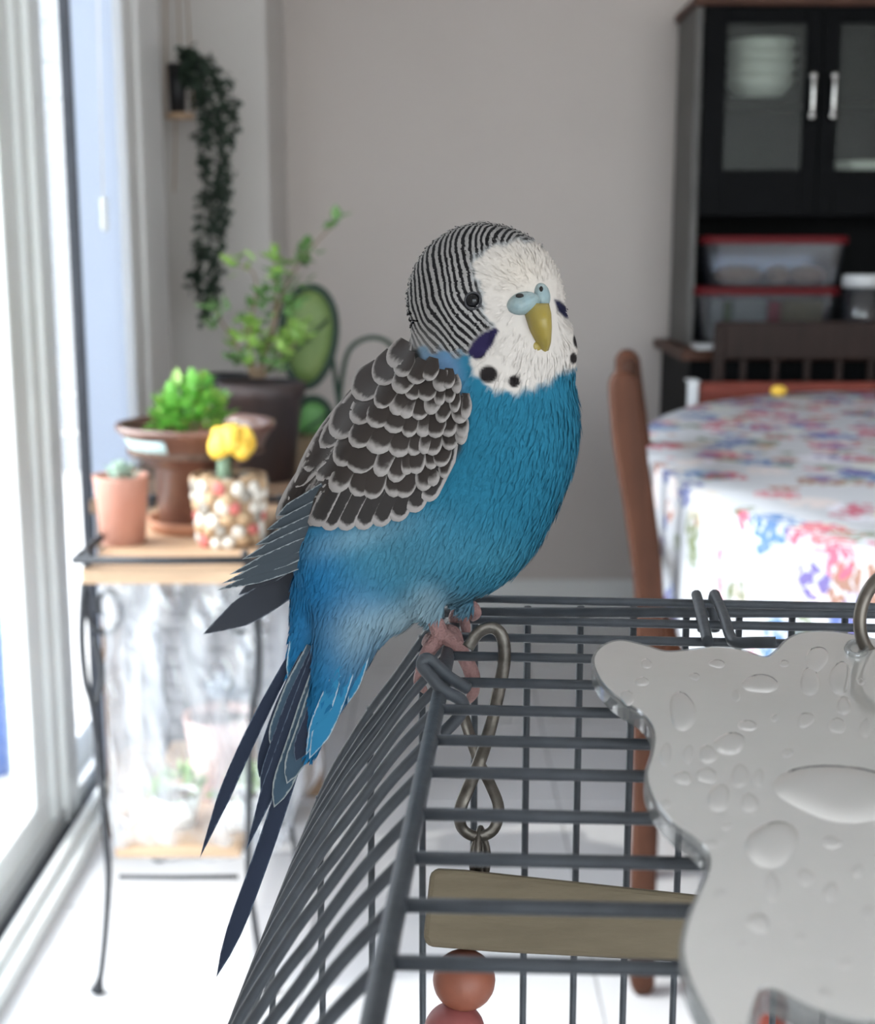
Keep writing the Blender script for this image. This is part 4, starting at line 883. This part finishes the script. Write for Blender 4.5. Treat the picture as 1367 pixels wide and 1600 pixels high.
def surface_nets(S_):
    ins = S_ < 0; nx, ny, nz = S_.shape
    c = np.zeros((nx - 1, ny - 1, nz - 1), np.uint8)
    for dx in (0, 1):
        for dy in (0, 1):
            for dz in (0, 1): c += ins[dx:nx - 1 + dx, dy:ny - 1 + dy, dz:nz - 1 + dz]
    act = (c > 0) & (c < 8); idx = -np.ones(act.shape, np.int64); I = np.argwhere(act); idx[act] = np.arange(len(I))
    acc = np.zeros((len(I), 3)); cnt = np.zeros(len(I))
    corners = [(0, 0, 0), (1, 0, 0), (0, 1, 0), (1, 1, 0), (0, 0, 1), (1, 0, 1), (0, 1, 1), (1, 1, 1)]
    for a, b in ((0, 1), (2, 3), (4, 5), (6, 7), (0, 2), (1, 3), (4, 6), (5, 7), (0, 4), (1, 5), (2, 6), (3, 7)):
        ca, cb = np.array(corners[a]), np.array(corners[b]); va = S_[tuple((I + ca).T)]; vb = S_[tuple((I + cb).T)]
        m_ = (va < 0) != (vb < 0); t = va / (va - vb + 1e-12); acc[m_] += (ca + (cb - ca) * t[:, None])[m_]; cnt[m_] += 1
    V = I + acc / cnt[:, None]; Fs = []
    for ax in range(3):
        sl0 = [slice(None)] * 3; sl1 = [slice(None)] * 3; sl0[ax] = slice(0, -1); sl1[ax] = slice(1, None)
        ch_ = ins[tuple(sl0)] != ins[tuple(sl1)]; E = np.argwhere(ch_); o1, o2 = [k for k in range(3) if k != ax]
        E = E[(E[:, o1] > 0) & (E[:, o2] > 0) & (E[:, o1] < S_.shape[o1] - 1) & (E[:, o2] < S_.shape[o2] - 1)]
        q = []
        for a, b in ((0, 0), (1, 0), (1, 1), (0, 1)): e = E.copy(); e[:, o1] -= a; e[:, o2] -= b; q.append(idx[tuple(e.T)])
        Fs.append(np.stack(q, 1))
    return V, np.concatenate(Fs)
V, FC = surface_nets(SDF)
BV = np.stack([gx[0] + V[:, 0] * STEP, gy[0] + V[:, 1] * STEP, gw[0] + V[:, 2] * STEP], 1)
# visible-side height map (used to lay the feathers on the body)
insd = SDF < 0; any_ = insd.any(2); top = SDF.shape[2] - 1 - np.argmax(insd[:, :, ::-1], axis=2)
top = np.clip(top, 0, SDF.shape[2] - 2); ii, jj = np.meshgrid(np.arange(len(gx)), np.arange(len(gy)), indexing='ij')
sa_, sb_ = SDF[ii, jj, top], SDF[ii, jj, top + 1]; HM = gw[0] + STEP * (top + sa_ / (sa_ - sb_ - 1e-9)); HM = np.where(any_, HM, np.nan)
for _ in range(60):                                     # grow outwards past the outline, falling away
    if not np.isnan(HM).any(): break
    pad = np.pad(HM, 1, constant_values=np.nan); nb = np.stack([pad[:-2, 1:-1], pad[2:, 1:-1], pad[1:-1, :-2], pad[1:-1, 2:]])
    with np.errstate(all='ignore'): mean = np.nanmean(nb, 0)
    HM = np.where(np.isnan(HM), mean - 3.0, HM)
HM = np.where(np.isnan(HM), -60, HM)
for _ in range(2):
    p_ = np.pad(HM, 1, mode='edge'); HM = (p_[:-2, 1:-1] + p_[2:, 1:-1] + p_[1:-1, :-2] + p_[1:-1, 2:] + 2 * HM) / 6
def hm(x, y):
    u, v = np.clip((np.asarray(x) - gx[0]) / STEP, 0, len(gx) - 1.001), np.clip((np.asarray(y) - gy[0]) / STEP, 0, len(gy) - 1.001)
    i, j = u.astype(int), v.astype(int); a, b = u - i, v - j
    return HM[i, j] * (1 - a) * (1 - b) + HM[i + 1, j] * a * (1 - b) + HM[i, j + 1] * (1 - a) * b + HM[i + 1, j + 1] * a * b

# ---- plumage colour: pigment as a function of the place on the body
def polydist(x, y, poly):
    poly = np.array(poly, float); n = len(poly); d = np.full(x.shape, 1e9); ins = np.zeros(x.shape, bool)
    for i in range(n):
        a, b = poly[i], poly[(i + 1) % n]; ab = b - a; t = np.clip(((x - a[0]) * ab[0] + (y - a[1]) * ab[1]) / ab.dot(ab), 0, 1)
        d = np.minimum(d, np.hypot(x - a[0] - t * ab[0], y - a[1] - t * ab[1]))
        cnd = ((a[1] > y) != (b[1] > y)) & (x < (b[0] - a[0]) * (y - a[1]) / (b[1] - a[1] + 1e-9) + a[0]); ins ^= cnd
    return np.where(ins, -d, d)
MASK = [(742, 400), (770, 384), (812, 373), (846, 376), (866, 400), (960, 440), (960, 578), (905, 574), (884, 578), (862, 596), (838, 606), (806, 616), (768, 608), (744, 590), (730, 560), (752, 548), (772, 520), (770, 505), (752, 492), (752, 470), (746, 445), (736, 415)]
PATCH = [(731, 552), (738, 536), (757, 518), (774, 512), (778, 517), (770, 536), (757, 556), (742, 561)]
PATCH2 = [(866, 468), (874, 470), (888, 482), (895, 498), (884, 497), (872, 486)]
WINGP = [(645, 520), (665, 568), (722, 612), (732, 655), (722, 705), (696, 748), (650, 785), (560, 812), (480, 826), (420, 800), (500, 600)]
def gau(x, y, cx, cy, rx, ry, a=0.0):
    dx, dy = x - cx, y - cy
    if a: dx, dy = dx * math.cos(a) + dy * math.sin(a), -dx * math.sin(a) + dy * math.cos(a)
    return np.exp(-((dx / rx) ** 2 + (dy / ry) ** 2))
def plumage(x, y, w):
    nz = 6 * np.sin(x * .21 + 1.3 * np.sin(y * .13)) + 4 * np.sin(y * .33 + x * .11)
    C = np.tile(np.array([.019, .140, .225]), (len(x), 1))
    def over(col, a): nonlocal C; a = np.clip(a, 0, 1)[:, None]; C = C * (1 - a) + np.array(col) * a
    over((0.017, 0.140, 0.29), sstep(840, 960, y + .45 * (560 - x)) * sstep(660, 560, x))       # bluer rump
    over((0.012, 0.140, 0.322), gau(x, y, 490, 920, 40, 130, .2) * .8)
    over((0.186, 0.308, 0.385), gau(x, y, 565, 838, 80, 22, -.25) * .75)                              # pale band under the wing
    over((0.087, 0.238, 0.322), gau(x, y, 640, 870, 110, 60) * .55)
    over((0.267, 0.371, 0.420), gau(x, y, 640, 975, 95, 34, -.1) * .95)                               # pale belly fringe
    over((0.223, 0.322, 0.371), gau(x, y, 560, 1000, 40, 60) * .6); over((0.223, 0.308, 0.350), gau(x, y, 668, 938, 30, 26) * .6)
    over((0.056, 0.210, 0.280), gau(x, y, 780, 880, 60, 40) * .4)
    over((0.120, 0.215, 0.35), gau(x, y, 683, 580, 58, 46) * 1.15 * sstep(735, 700, x - .2 * (y - 560)))    # neck
    over((0.223, 0.294, 0.350), gau(x, y, 650, 540, 26, 40) * .7)
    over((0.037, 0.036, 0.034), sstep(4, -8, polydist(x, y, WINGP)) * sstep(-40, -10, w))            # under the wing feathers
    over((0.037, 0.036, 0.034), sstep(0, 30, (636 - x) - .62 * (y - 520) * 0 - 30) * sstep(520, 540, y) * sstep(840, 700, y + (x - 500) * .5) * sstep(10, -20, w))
    head = sstep(0, -14, y - (548 + .16 * (x - 640)) + nz * .8) * sstep(900, 880, x)
    dm = polydist(x, y, MASK) + nz * .35
    mk_ = sstep(5, -6, dm)
    over((.32, .305, .295), head * (1 - mk_))
    over((.55, .505, .465), mk_)
    over((.55, .47, .37), mk_ * gau(x, y, 815, 425, 45, 40) * .35)
    for cx, cy, rx, ry in ((763, 585, 14, 13), (803.5, 596, 9, 9), (902, 531, 6.5, 12), (896, 560, 5.5, 8.5), (747, 552, 11, 9)):
        over((.018, .015, .015), sstep(1.25, .85, np.hypot((x - cx) / rx, (y - cy) / ry)))
    over((.022, .017, .055), sstep(2.5, -2.5, polydist(x, y, PATCH) + nz * .15)); over((.02, .02, .05), sstep(3, -2, polydist(x, y, PATCH2)))
    ph = np.sqrt((x - 842) ** 2 + (y - 415) ** 2 + (w - 75) ** 2)
    ph = ph + 2.2 * np.sin(y * .06 + .02 * x) + 1.2 * np.sin(x * .13)
    sm_ = head * (1 - mk_) * sstep(-2, 6, polydist(x, y, PATCH)) * (1 - .5 * gau(x, y, 650, 545, 30, 30))
    edge_streak = 0
    return C, ph / 8.3, sm_
m, nt, b, o = newmat('budgie_plumage'); M['plumage'] = m
b.inputs['Roughness'].default_value = .85; b.inputs['Specular IOR Level'].default_value = .08
ac = nt.nodes.new('ShaderNodeAttribute'); ac.attribute_name = 'Col'; ap = nt.nodes.new('ShaderNodeAttribute'); ap.attribute_name = 'phase'; am = nt.nodes.new('ShaderNodeAttribute'); am.attribute_name = 'bars'
sn = nt.nodes.new('ShaderNodeMath'); sn.operation = 'MULTIPLY'; sn.inputs[1].default_value = 2 * math.pi; 
tcn = nt.nodes.new('ShaderNodeTexCoord'); nn = nt.nodes.new('ShaderNodeTexNoise'); nn.inputs['Scale'].default_value = 420; nn.inputs['Detail'].default_value = 3; nt.links.new(tcn.outputs['Object'], nn.inputs['Vector'])
na = nt.nodes.new('ShaderNodeMath'); na.operation = 'MULTIPLY_ADD'; na.inputs[1].default_value = .55; nt.links.new(nn.outputs['Fac'], na.inputs[0]); nt.links.new(ap.outputs['Fac'], na.inputs[2]); nt.links.new(na.outputs[0], sn.inputs[0])
s2 = nt.nodes.new('ShaderNodeMath'); s2.operation = 'SINE'; nt.links.new(sn.outputs[0], s2.inputs[0])
s3 = nt.nodes.new('ShaderNodeMapRange'); s3.interpolation_type = 'SMOOTHSTEP'; s3.inputs['From Min'].default_value = -.45; s3.inputs['From Max'].default_value = .45; nt.links.new(s2.outputs[0], s3.inputs['Value'])
s4 = nt.nodes.new('ShaderNodeMath'); s4.operation = 'MULTIPLY'; nt.links.new(s3.outputs[0], s4.inputs[0]); nt.links.new(am.outputs['Fac'], s4.inputs[1])
mx = nt.nodes.new('ShaderNodeMix'); mx.data_type = 'RGBA'; mx.inputs[7].default_value = (.016, .015, .016, 1); nt.links.new(s4.outputs[0], mx.inputs[0]); nt.links.new(ac.outputs['Color'], mx.inputs[6]); nt.links.new(mx.outputs[2], b.inputs['Base Color'])
def set_attr(me, C, ph, sm_):
    a = me.attributes.new('Col', 'FLOAT_COLOR', 'POINT'); a.data.foreach_set('color', np.concatenate([C, np.ones((len(C), 1))], 1).astype(np.float32).ravel())
    a = me.attributes.new('phase', 'FLOAT', 'POINT'); a.data.foreach_set('value', ph.astype(np.float32)); a = me.attributes.new('bars', 'FLOAT', 'POINT'); a.data.foreach_set('value', sm_.astype(np.float32))
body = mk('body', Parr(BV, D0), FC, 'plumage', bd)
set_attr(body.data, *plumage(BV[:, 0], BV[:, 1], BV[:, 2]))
# ---- small body feathers lying on it
gS = np.stack(np.gradient(SDF, STEP), -1)
vi = np.clip(np.round(V).astype(int), 0, np.array(SDF.shape) - 1); NR = gS[vi[:, 0], vi[:, 1], vi[:, 2]]; NR /= np.linalg.norm(NR, axis=1)[:, None] + 1e-9
wd = polydist(BV[:, 0], BV[:, 1], WINGP)
ok = np.argwhere(((wd > 6) | (BV[:, 2] < -30)) & (BV[:, 2] > -110)).ravel()
ok = ok[~((polydist(BV[ok, 0], BV[ok, 1], [(790, 455), (865, 440), (868, 520), (850, 555), (820, 520)]) < 2) & (BV[ok, 2] > 60))]
ok = ok[np.hypot(BV[ok, 0] - 739, BV[ok, 1] - 469) > 17]
for _x, _y, _r in ((763, 585, 19), (803.5, 596, 13), (902, 531, 13), (896, 560, 12), (752, 540, 17)): ok = ok[np.hypot(BV[ok, 0] - _x, BV[ok, 1] - _y + 5) > _r]
sel = RNG.choice(ok, 30000); B0 = BV[sel] + RNG.normal(0, 1.5, (len(sel), 3)); n_ = NR[sel]; n_ = n_ / np.linalg.norm(n_, axis=1)[:, None]
fx = np.stack([B0[:, 0] - 845, B0[:, 1] - 455, B0[:, 2] - 110], 1); fx /= np.linalg.norm(fx, axis=1)[:, None]
hw_ = sstep(640, 540, B0[:, 1])[:, None]; down = np.stack([-.45 + 0 * B0[:, 0], .88 + 0 * B0[:, 0], -.1 + 0 * B0[:, 0]], 1)
dirs = fx * hw_ + down * (1 - hw_) + RNG.normal(0, .16, B0.shape); dirs -= n_ * (dirs * n_).sum(1)[:, None]; dirs /= np.linalg.norm(dirs, axis=1)[:, None] + 1e-9
Lf = np.where(B0[:, 1] < 570, RNG.uniform(7, 12, len(B0)), RNG.uniform(13, 24, len(B0))) ; Lf = Lf + 14 * gau(B0[:, 0], B0[:, 1], 640, 985, 130, 40) * RNG.uniform(0, 1, len(B0))
Wf = np.where(B0[:, 1] < 570, 1.7, 2.6); sdv = np.cross(dirs, n_); up_ = np.where(B0[:, 1] < 570, .035, .03)
pts5 = []
for t, wq, h in ((0, .6, -1.0), (.5, 1.0, -.1), (1, .0, .8)):
    ctr = B0 + dirs * (Lf * t)[:, None] + n_ * ((h + up_ * Lf * t))[:, None]
    if wq: pts5 += [ctr - sdv * (Wf * wq)[:, None], ctr + sdv * (Wf * wq)[:, None]]
    else: pts5 += [ctr]
A5 = np.stack(pts5, 1).reshape(-1, 3); kk = np.arange(len(B0))[:, None] * 5
ff = np.concatenate([kk + np.array([0, 1, 3]), kk + np.array([0, 3, 2]), kk + np.array([2, 3, 4])])
pl = mk('plumage', Parr(A5, D0), ff, 'plumage', bd, kind='stuff')
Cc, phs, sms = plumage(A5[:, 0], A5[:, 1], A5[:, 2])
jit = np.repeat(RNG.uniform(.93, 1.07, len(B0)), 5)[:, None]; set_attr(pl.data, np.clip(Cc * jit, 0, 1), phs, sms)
try:                                                    # shade each small feather with the body's own roundness
    nw = n_[:, :1] * RIGHT - n_[:, 1:2] * UP - n_[:, 2:] * FWD; nw = np.repeat(nw, 5, 0); nw /= np.linalg.norm(nw, axis=1)[:, None]
    pl.data.normals_split_custom_set_from_vertices([tuple(q) for q in nw])
except Exception as e: print('normals', e)

# ---- larger feathers, each its own
def feathermat(name, dark, pale, e0, e1, noise=.25, tip=None):
    m, nt, b, o = newmat(name); b.inputs['Roughness'].default_value = .7; b.inputs['Specular IOR Level'].default_value = .12
    ae = nt.nodes.new('ShaderNodeAttribute'); ae.attribute_name = 'edge'
    n = nt.nodes.new('ShaderNodeTexNoise'); tc = nt.nodes.new('ShaderNodeTexCoord'); n.inputs['Scale'].default_value = 900; nt.links.new(tc.outputs['Object'], n.inputs['Vector'])
    md = nt.nodes.new('ShaderNodeMath'); md.operation = 'MULTIPLY_ADD'; md.inputs[1].default_value = 5.0; nt.links.new(n.outputs['Fac'], md.inputs[0]); nt.links.new(ae.outputs['Fac'], md.inputs[2])
    mr = nt.nodes.new('ShaderNodeMapRange'); mr.interpolation_type = 'SMOOTHSTEP'; mr.inputs['From Min'].default_value = e0 + 2.5; mr.inputs['From Max'].default_value = e1 + 2.5; nt.links.new(md.outputs[0], mr.inputs['Value'])
    mx = nt.nodes.new('ShaderNodeMix'); mx.data_type = 'RGBA'; mx.inputs[6].default_value = (*pale, 1); mx.inputs[7].default_value = (*dark, 1)
    nt.links.new(mr.outputs[0], mx.inputs[0]); nt.links.new(mx.outputs[2], b.inputs['Base Color']); return m
M['f_covert'] = feathermat('covert_feather', (.036, .029, .026), (.30, .275, .262), 3.6, 9.0)
M['f_second'] = feathermat('secondary_feather', (.034, .030, .029), (.31, .285, .275), 3.6, 6.6)
M['f_prim'] = feathermat('primary_feather', (.055, .068, .080), (.27, .30, .31), .6, 2.2)
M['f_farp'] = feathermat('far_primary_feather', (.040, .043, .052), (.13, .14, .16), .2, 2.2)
M['f_tail'] = feathermat('tail_feather', (.026, .034, .058), (.10, .13, .17), .1, 2.0)
M['f_tailp'] = feathermat('pale_tail_feather', (.050, .085, .12), (.30, .33, .33), .8, 3.2)
M['f_blue'] = feathermat('blue_tail_covert', (.030, .20, .36), (.40, .50, .56), .4, 2.6)
def feather(base, tip, width, m, parent, o0=0., o1=3., shape='covert', wf=None, bend=0., camber=2.0, name='feather'):
    base, tip = np.array(base, float), np.array(tip, float); d = tip - base; L = np.hypot(*d); d /= L; s = np.array([-d[1], d[0]])
    nt_, nu = (9, 7) if shape == 'covert' else (15, 7); v = []; ed = []
    ej = RNG.uniform(.65, 1.35)
    us = np.array([-1, -.8, -.5, 0, .5, .8, 1.])
    for i in range(nt_ + 1):
        t = i / nt_
        if shape == 'covert': t = 1 - (1 - t) ** 1.4; wv = width / 2 * min(1, .55 + t * 1.2) * (math.sqrt(max(0, 1 - ((t - .5) / .5) ** 2)) if t > .5 else 1)
        elif shape == 'long': t = 1 - (1 - t) ** 1.3; wv = width / 2 * min(1, .5 + 2 * t) * (math.sqrt(max(0, 1 - ((t - .80) / .20) ** 2)) if t > .80 else 1)
        elif shape == 'tail': wv = width / 2 * (.65 + .35 * min(1, t * 2.5)) * (max(0, (1 - t) / .16) ** .62 if t > .84 else 1)
        else: wv = width / 2 * (.55 + .45 * math.sin(math.pi * min(1, t * .9))) * (max(0, (1 - t) / .28) ** .75 if t > .72 else 1)    # pointed
        for u in us:
            p = base + d * L * t + s * (wv * u + bend * math.sin(math.pi * t)); off = o0 + (o1 - o0) * t + camber * (1 - u * u) * min(1, wv * 4 / width)
            w = (hm(p[0], p[1]) if wf is None else wf(t, u)) + off
            v.append((p[0], p[1], float(w))); ed.append(min((wv * (1 - abs(u)) * 1.1 + 8 * (1 - t)) * ej, L * (1 - t) * .62 * ej) if shape == 'covert' else min(wv * (1 - abs(u)), L * (1 - t) * (.42 if shape == 'long' else .8)))
    f = [(i * nu + j, i * nu + j + 1, (i + 1) * nu + j + 1, (i + 1) * nu + j) for i in range(nt_) for j in range(nu - 1)]
    o = mk(name, Parr(v, D0), f, m, parent); a = o.data.attributes.new('edge', 'FLOAT', 'POINT'); a.data.foreach_set('value', np.array(ed, np.float32)); return o
wing = root('wing', P(600, 720, D0 * .97)); wing.parent = bd; wing.location = WL['wing'] - WL[bd.name]
farw = root('wing', P(420, 920, D0 * 1.03)); farw.parent = bd; farw.location = WL[farw.name] - WL[bd.name]
# flight feathers of the near wing, lowest first
for k, (bx, by, tx, ty_, wd_) in enumerate([(575, 835, 337, 923, 20), (560, 822, 346, 912, 20), (548, 812, 358, 898, 20), (536, 800, 378, 874, 20), (525, 790, 398, 852, 20), (515, 775, 416, 828, 20), (505, 760, 432, 806, 22)]):
    w0, w1 = 62 + 2.5 * k, -22 + 3 * k
    feather((bx, by), (tx, ty_), wd_, 'f_prim', wing, 0, 2, 'pointed', wf=lambda t, u, a=w0, c=w1: a + (c - a) * t, bend=-4, name='primary_feather')
SEC = [(662, 783), (640, 800), (614, 814), (587, 822), (560, 827), (533, 828), (508, 828), (490, 822)]
for k, (x, y) in enumerate(SEC):
    feather((x + 46, y - 92), (x, y), 34, 'f_second', wing, 2 + .9 * k, 7 + .9 * k, 'long', name='secondary_feather', camber=1.5)
for bx, by, tx, ty_, wd_ in ((505, 700, 432, 812, 30), (512, 690, 452, 795, 32), (540, 705, 484, 822, 44)):
    feather((bx, by), (tx, ty_), wd_, 'f_covert', wing, 8, 12, 'covert', name='tertial_feather')
for bx, by, tx, ty_, wd_ in ((560, 610, 462, 762, 40), (585, 640, 486, 780, 44), (545, 640, 478, 740, 38), (600, 590, 500, 700, 44), (625, 575, 530, 650, 42)):
    feather((bx, by), (tx, ty_), wd_, 'f_covert', wing, 3, 12, 'covert', name='scapular_feather')
ROWS = [((498, 752), (700, 736), 34, 1.0), ((508, 716), (714, 714), 28, 1.0), ((522, 682), (722, 694), 22, .95), ((538, 650), (726, 674), 18, .9), ((556, 620), (727, 654), 14, .85), ((580, 594), (724, 634), 9, .75), ((606, 572), (717, 614), 5, .6)]
for r, (Lp, Rp, sag, sz) in enumerate(ROWS):
    kf = 0; u = .0 + .09 * (r % 2); Lp, Rp = np.array(Lp, float), np.array(Rp, float); span = np.hypot(*(Rp - Lp))
    while u < 1.0:
        wd_ = np.interp(u, [0, .3, .6, 1], [46, 44, 34, 25]) * (.35 + .65 * sz) * RNG.uniform(.8, 1.22)
        p = Lp + (Rp - Lp) * u + np.array([0, 4 * sag * u * (1 - u)]) + RNG.normal(0, 3.2, 2)
        ang = math.radians(np.interp(u, [0, .35, 1], [126, 110, 88]) + RNG.normal(0, 7)); dv = np.array([math.cos(ang), math.sin(ang)])
        Lc = np.interp(u, [0, .4, 1], [74, 62, 44]) * sz
        feather(p - dv * Lc, p + dv * 4, wd_, 'f_covert', wing, (4 if u < .45 else 0 if u < .8 else -6) + 2.0 * r + .8 * (kf % 2), 11 + 2.0 * r + .8 * (kf % 2), 'covert', name='covert_feather', camber=3.5)
        u += .66 * wd_ / span; kf += 1
# far wing tip
feather((520, 860), (317, 991), 46, 'f_farp', farw, 0, 0, 'pointed', wf=lambda t, u: -52 - 40 * t, bend=-6, name='primary_feather')
feather((515, 872), (330, 984), 34, 'f_farp', farw, 0, 0, 'pointed', wf=lambda t, u: -60 - 38 * t, bend=4, name='primary_feather')
feather((500, 845), (372, 930), 30, 'f_farp', farw, 0, 0, 'pointed', wf=lambda t, u: -46 - 36 * t, name='primary_feather')
# tail
for bx, by, tx, ty_, wd_, mm, w0, w1, bn in [(515, 985, 338, 1527, 27, 'f_tail', 6, -60, -10), (470, 1000, 312, 1341, 22, 'f_tail', -36, -90, 8), (478, 1020, 405, 1215, 26, 'f_tail', -20, -50, 4), (505, 1000, 412, 1256, 40, 'f_tail', -2, -34, 3), (514, 1000, 428, 1262, 34, 'f_tailp', 4, -24, -3),
                                             (500, 1000, 384, 1330, 24, 'f_tail', 0, -42, -2), (520, 1000, 448, 1225, 34, 'f_tailp', 12, -8, -4), (526, 1010, 462, 1190, 30, 'f_tail', 18, 2, -4), (488, 1010, 424, 1170, 28, 'f_tailp', -8, -30, 3)]:
    feather((bx, by), (tx, ty_), wd_, mm, bd, 0, 0, 'tail' if ty_ > 1500 or ty_ < 1300 else 'pointed', wf=lambda t, u, a=w0, c=w1: a + (c - a) * t, bend=bn, camber=2.5, name='tail_feather')
for bx, by, tx, ty_, wd_, w0, w1 in [(578, 1000, 543, 1100, 18, 40, 20), (468, 960, 452, 1075, 20, -20, -40), (474, 985, 448, 1110, 18, -25, -48), (545, 1050, 483, 1186, 30, 42, 14), (532, 1040, 478, 1180, 24, 50, 10), (463, 905, 455, 1000, 14, -30, -40)]:
    feather((bx, by), (tx, ty_), wd_, 'f_blue', bd, 0, 0, 'pointed', wf=lambda t, u, a=w0, c=w1: a + (c - a) * t, name='tail_covert')

# ---- face: eye, cere, beak
B3 = lambda x, y, w: Parr([(x, y, w)], D0)[0]
px_m = D0 / F
def on(x, y, o=0): return B3(x, y, float(hm(x, y)) + o)
G().ell(on(739, 470, -5), (11.5 * px_m,) * 3, 20, 14).mk('eye', 'eye', bd)
ring_ = [on(739 + 12.5 * math.cos(a), 470 + 13 * math.sin(a), 1.0) for a in np.linspace(0, 2 * math.pi, 28, False)]
G().tube(ring_, 1.7 * px_m, 8, closed=True).mk('eye_ring', 'eyering', bd)
G().ell(B3(866, 458, -40), (11.5 * px_m,) * 3, 16, 10).mk('eye', 'eye', bd)
wF = float(hm(835, 480))
def blob(c, r, n=26, m2=16, rot=0):
    vs = []
    for i in range(m2 + 1):
        t = math.pi * i / m2
        for j in range(n):
            a = 2 * math.pi * j / n; x, y, w = r[0] * math.sin(t) * math.cos(a), r[1] * math.cos(t), r[2] * math.sin(t) * math.sin(a)
            vs.append((c[0] + x * math.cos(rot) - y * math.sin(rot), c[1] + x * math.sin(rot) + y * math.cos(rot), c[2] + w))
    return Parr(vs, D0), [(i * n + j, (i + 1) * n + j, (i + 1) * n + (j + 1) % n, i * n + (j + 1) % n) for i in range(m2) for j in range(n)]
cer = root('cere', B3(830, 470, wF)); cer.parent = bd; cer.location = WL['cere'] - WL[bd.name]
w1_ = float(hm(818, 474)); w2_ = float(hm(846, 462))
mk('cere_lobe', *blob((817, 474, w1_ - 1), (27, 18, 20), rot=-.25), 'cere', cer); mk('cere_lobe', *blob((846, 463, w2_ - 2), (14, 21, 18), rot=-.1), 'cere', cer)
mk('nostril', *blob((812, 462, w1_ + 14), (6.5, 3.6, 4.5), 14, 8), 'nostril', cer); mk('nostril', *blob((845.5, 452, w2_ + 12), (3, 5, 4.5), 14, 8), 'nostril', cer)
# beak: rings along the hooked ridge
bk = []; nb_ = 22
for t in np.linspace(0, 1, 15):
    cxb = np.interp(t, [0, .3, .6, .85, 1], [838, 841, 845, 849, 850]); cyb = np.interp(t, [0, 1], [474, 551]); hwid = np.interp(t, [0, .2, .5, .8, .93, 1], [19, 20.5, 17.5, 12, 7.5, 1.5])
    wc = wF + np.interp(t, [0, .25, .5, .75, 1], [2, 8, 8, 2, -8]); dep = np.interp(t, [0, .3, .7, .93, 1], [17, 24, 19, 10, 2])
    for j in range(nb_):
        a = 2 * math.pi * j / nb_; x, w = math.cos(a), math.sin(a)
        rd = dep * w * (1.0 if w > 0 else .6); xr_ = hwid * x
        bk.append((cxb + xr_ + .30 * max(0, rd), cyb + (0 if w > 0 else 2), wc + rd))
f = [(i * nb_ + j, i * nb_ + (j + 1) % nb_, (i + 1) * nb_ + (j + 1) % nb_, (i + 1) * nb_ + j) for i in range(14) for j in range(nb_)] + [tuple(range(nb_))[::-1], tuple(14 * nb_ + j for j in range(nb_))]
mk('beak', Parr(bk, D0), f, 'beak', bd)
mk('lower_beak', *blob((836, 540, wF - 8), (14, 13, 14)), 'beak', bd)

# ---- legs and gripping feet
ft = root('foot', B3(700, 1030, 20)); ft.parent = bd; ft.location = WL['foot'] - WL[bd.name]
def limb(pts, r, name, m, par): 
    q = cat_rom([B3(*p) for p in pts], 6); rr = np.interp(np.linspace(0, 1, len(q)), np.linspace(0, 1, len(r)), r) * px_m
    return G().tube(q, rr, 12).mk(name, m, par)
limb([(668, 945, 24), (680, 972, 26), (692, 1000, 28)], [13, 12.5, 15], 'shank', 'legskin', ft)
limb([(688, 990, 26), (708, 1003, 34), (726, 1028, 36), (738, 1056, 30), (739, 1080, 18), (733, 1094, 2)], [12, 13, 11.5, 12, 10, 6], 'toe', 'legskin', ft)
limb([(690, 994, 24), (676, 1008, 32), (666, 1024, 36), (660, 1046, 34), (655, 1066, 24), (664, 1080, 6)], [12, 12, 11, 11, 9, 5], 'toe', 'legskin', ft)
limb([(690, 994, 22), (700, 985, -6), (712, 990, -30), (720, 1010, -42)], [11, 10, 9, 6], 'toe', 'legskin', ft)
limb([(686, 998, 20), (672, 996, -4), (664, 1006, -26)], [10, 9, 6], 'toe', 'legskin', ft)
limb([(735, 1090, 6), (731, 1100, -6), (722, 1104, -16)], [5, 3, .6], 'claw', 'claw', ft); limb([(662, 1076, 10), (668, 1086, -2), (677, 1090, -12)], [4.5, 3, .6], 'claw', 'claw', ft)
f2 = root('foot', B3(735, 950, -120)); f2.parent = bd; f2.location = WL[f2.name] - WL[bd.name]
limb([(722, 925, -60), (730, 945, -90), (726, 955, -110)], [11, 11, 12], 'shank', 'legskin', f2)
limb([(728, 950, -108), (738, 948, -100), (744, 958, -104), (738, 966, -118)], [10, 10, 9, 6], 'toe', 'legskin', f2)
limb([(726, 955, -110), (714, 956, -100), (708, 968, -104), (714, 978, -120)], [9, 9, 8, 5], 'toe', 'legskin', f2)
limb([(724, 966, -96), (728, 985, -84), (722, 996, -92)], [9, 8, 5], 'toe', 'legskin', f2)
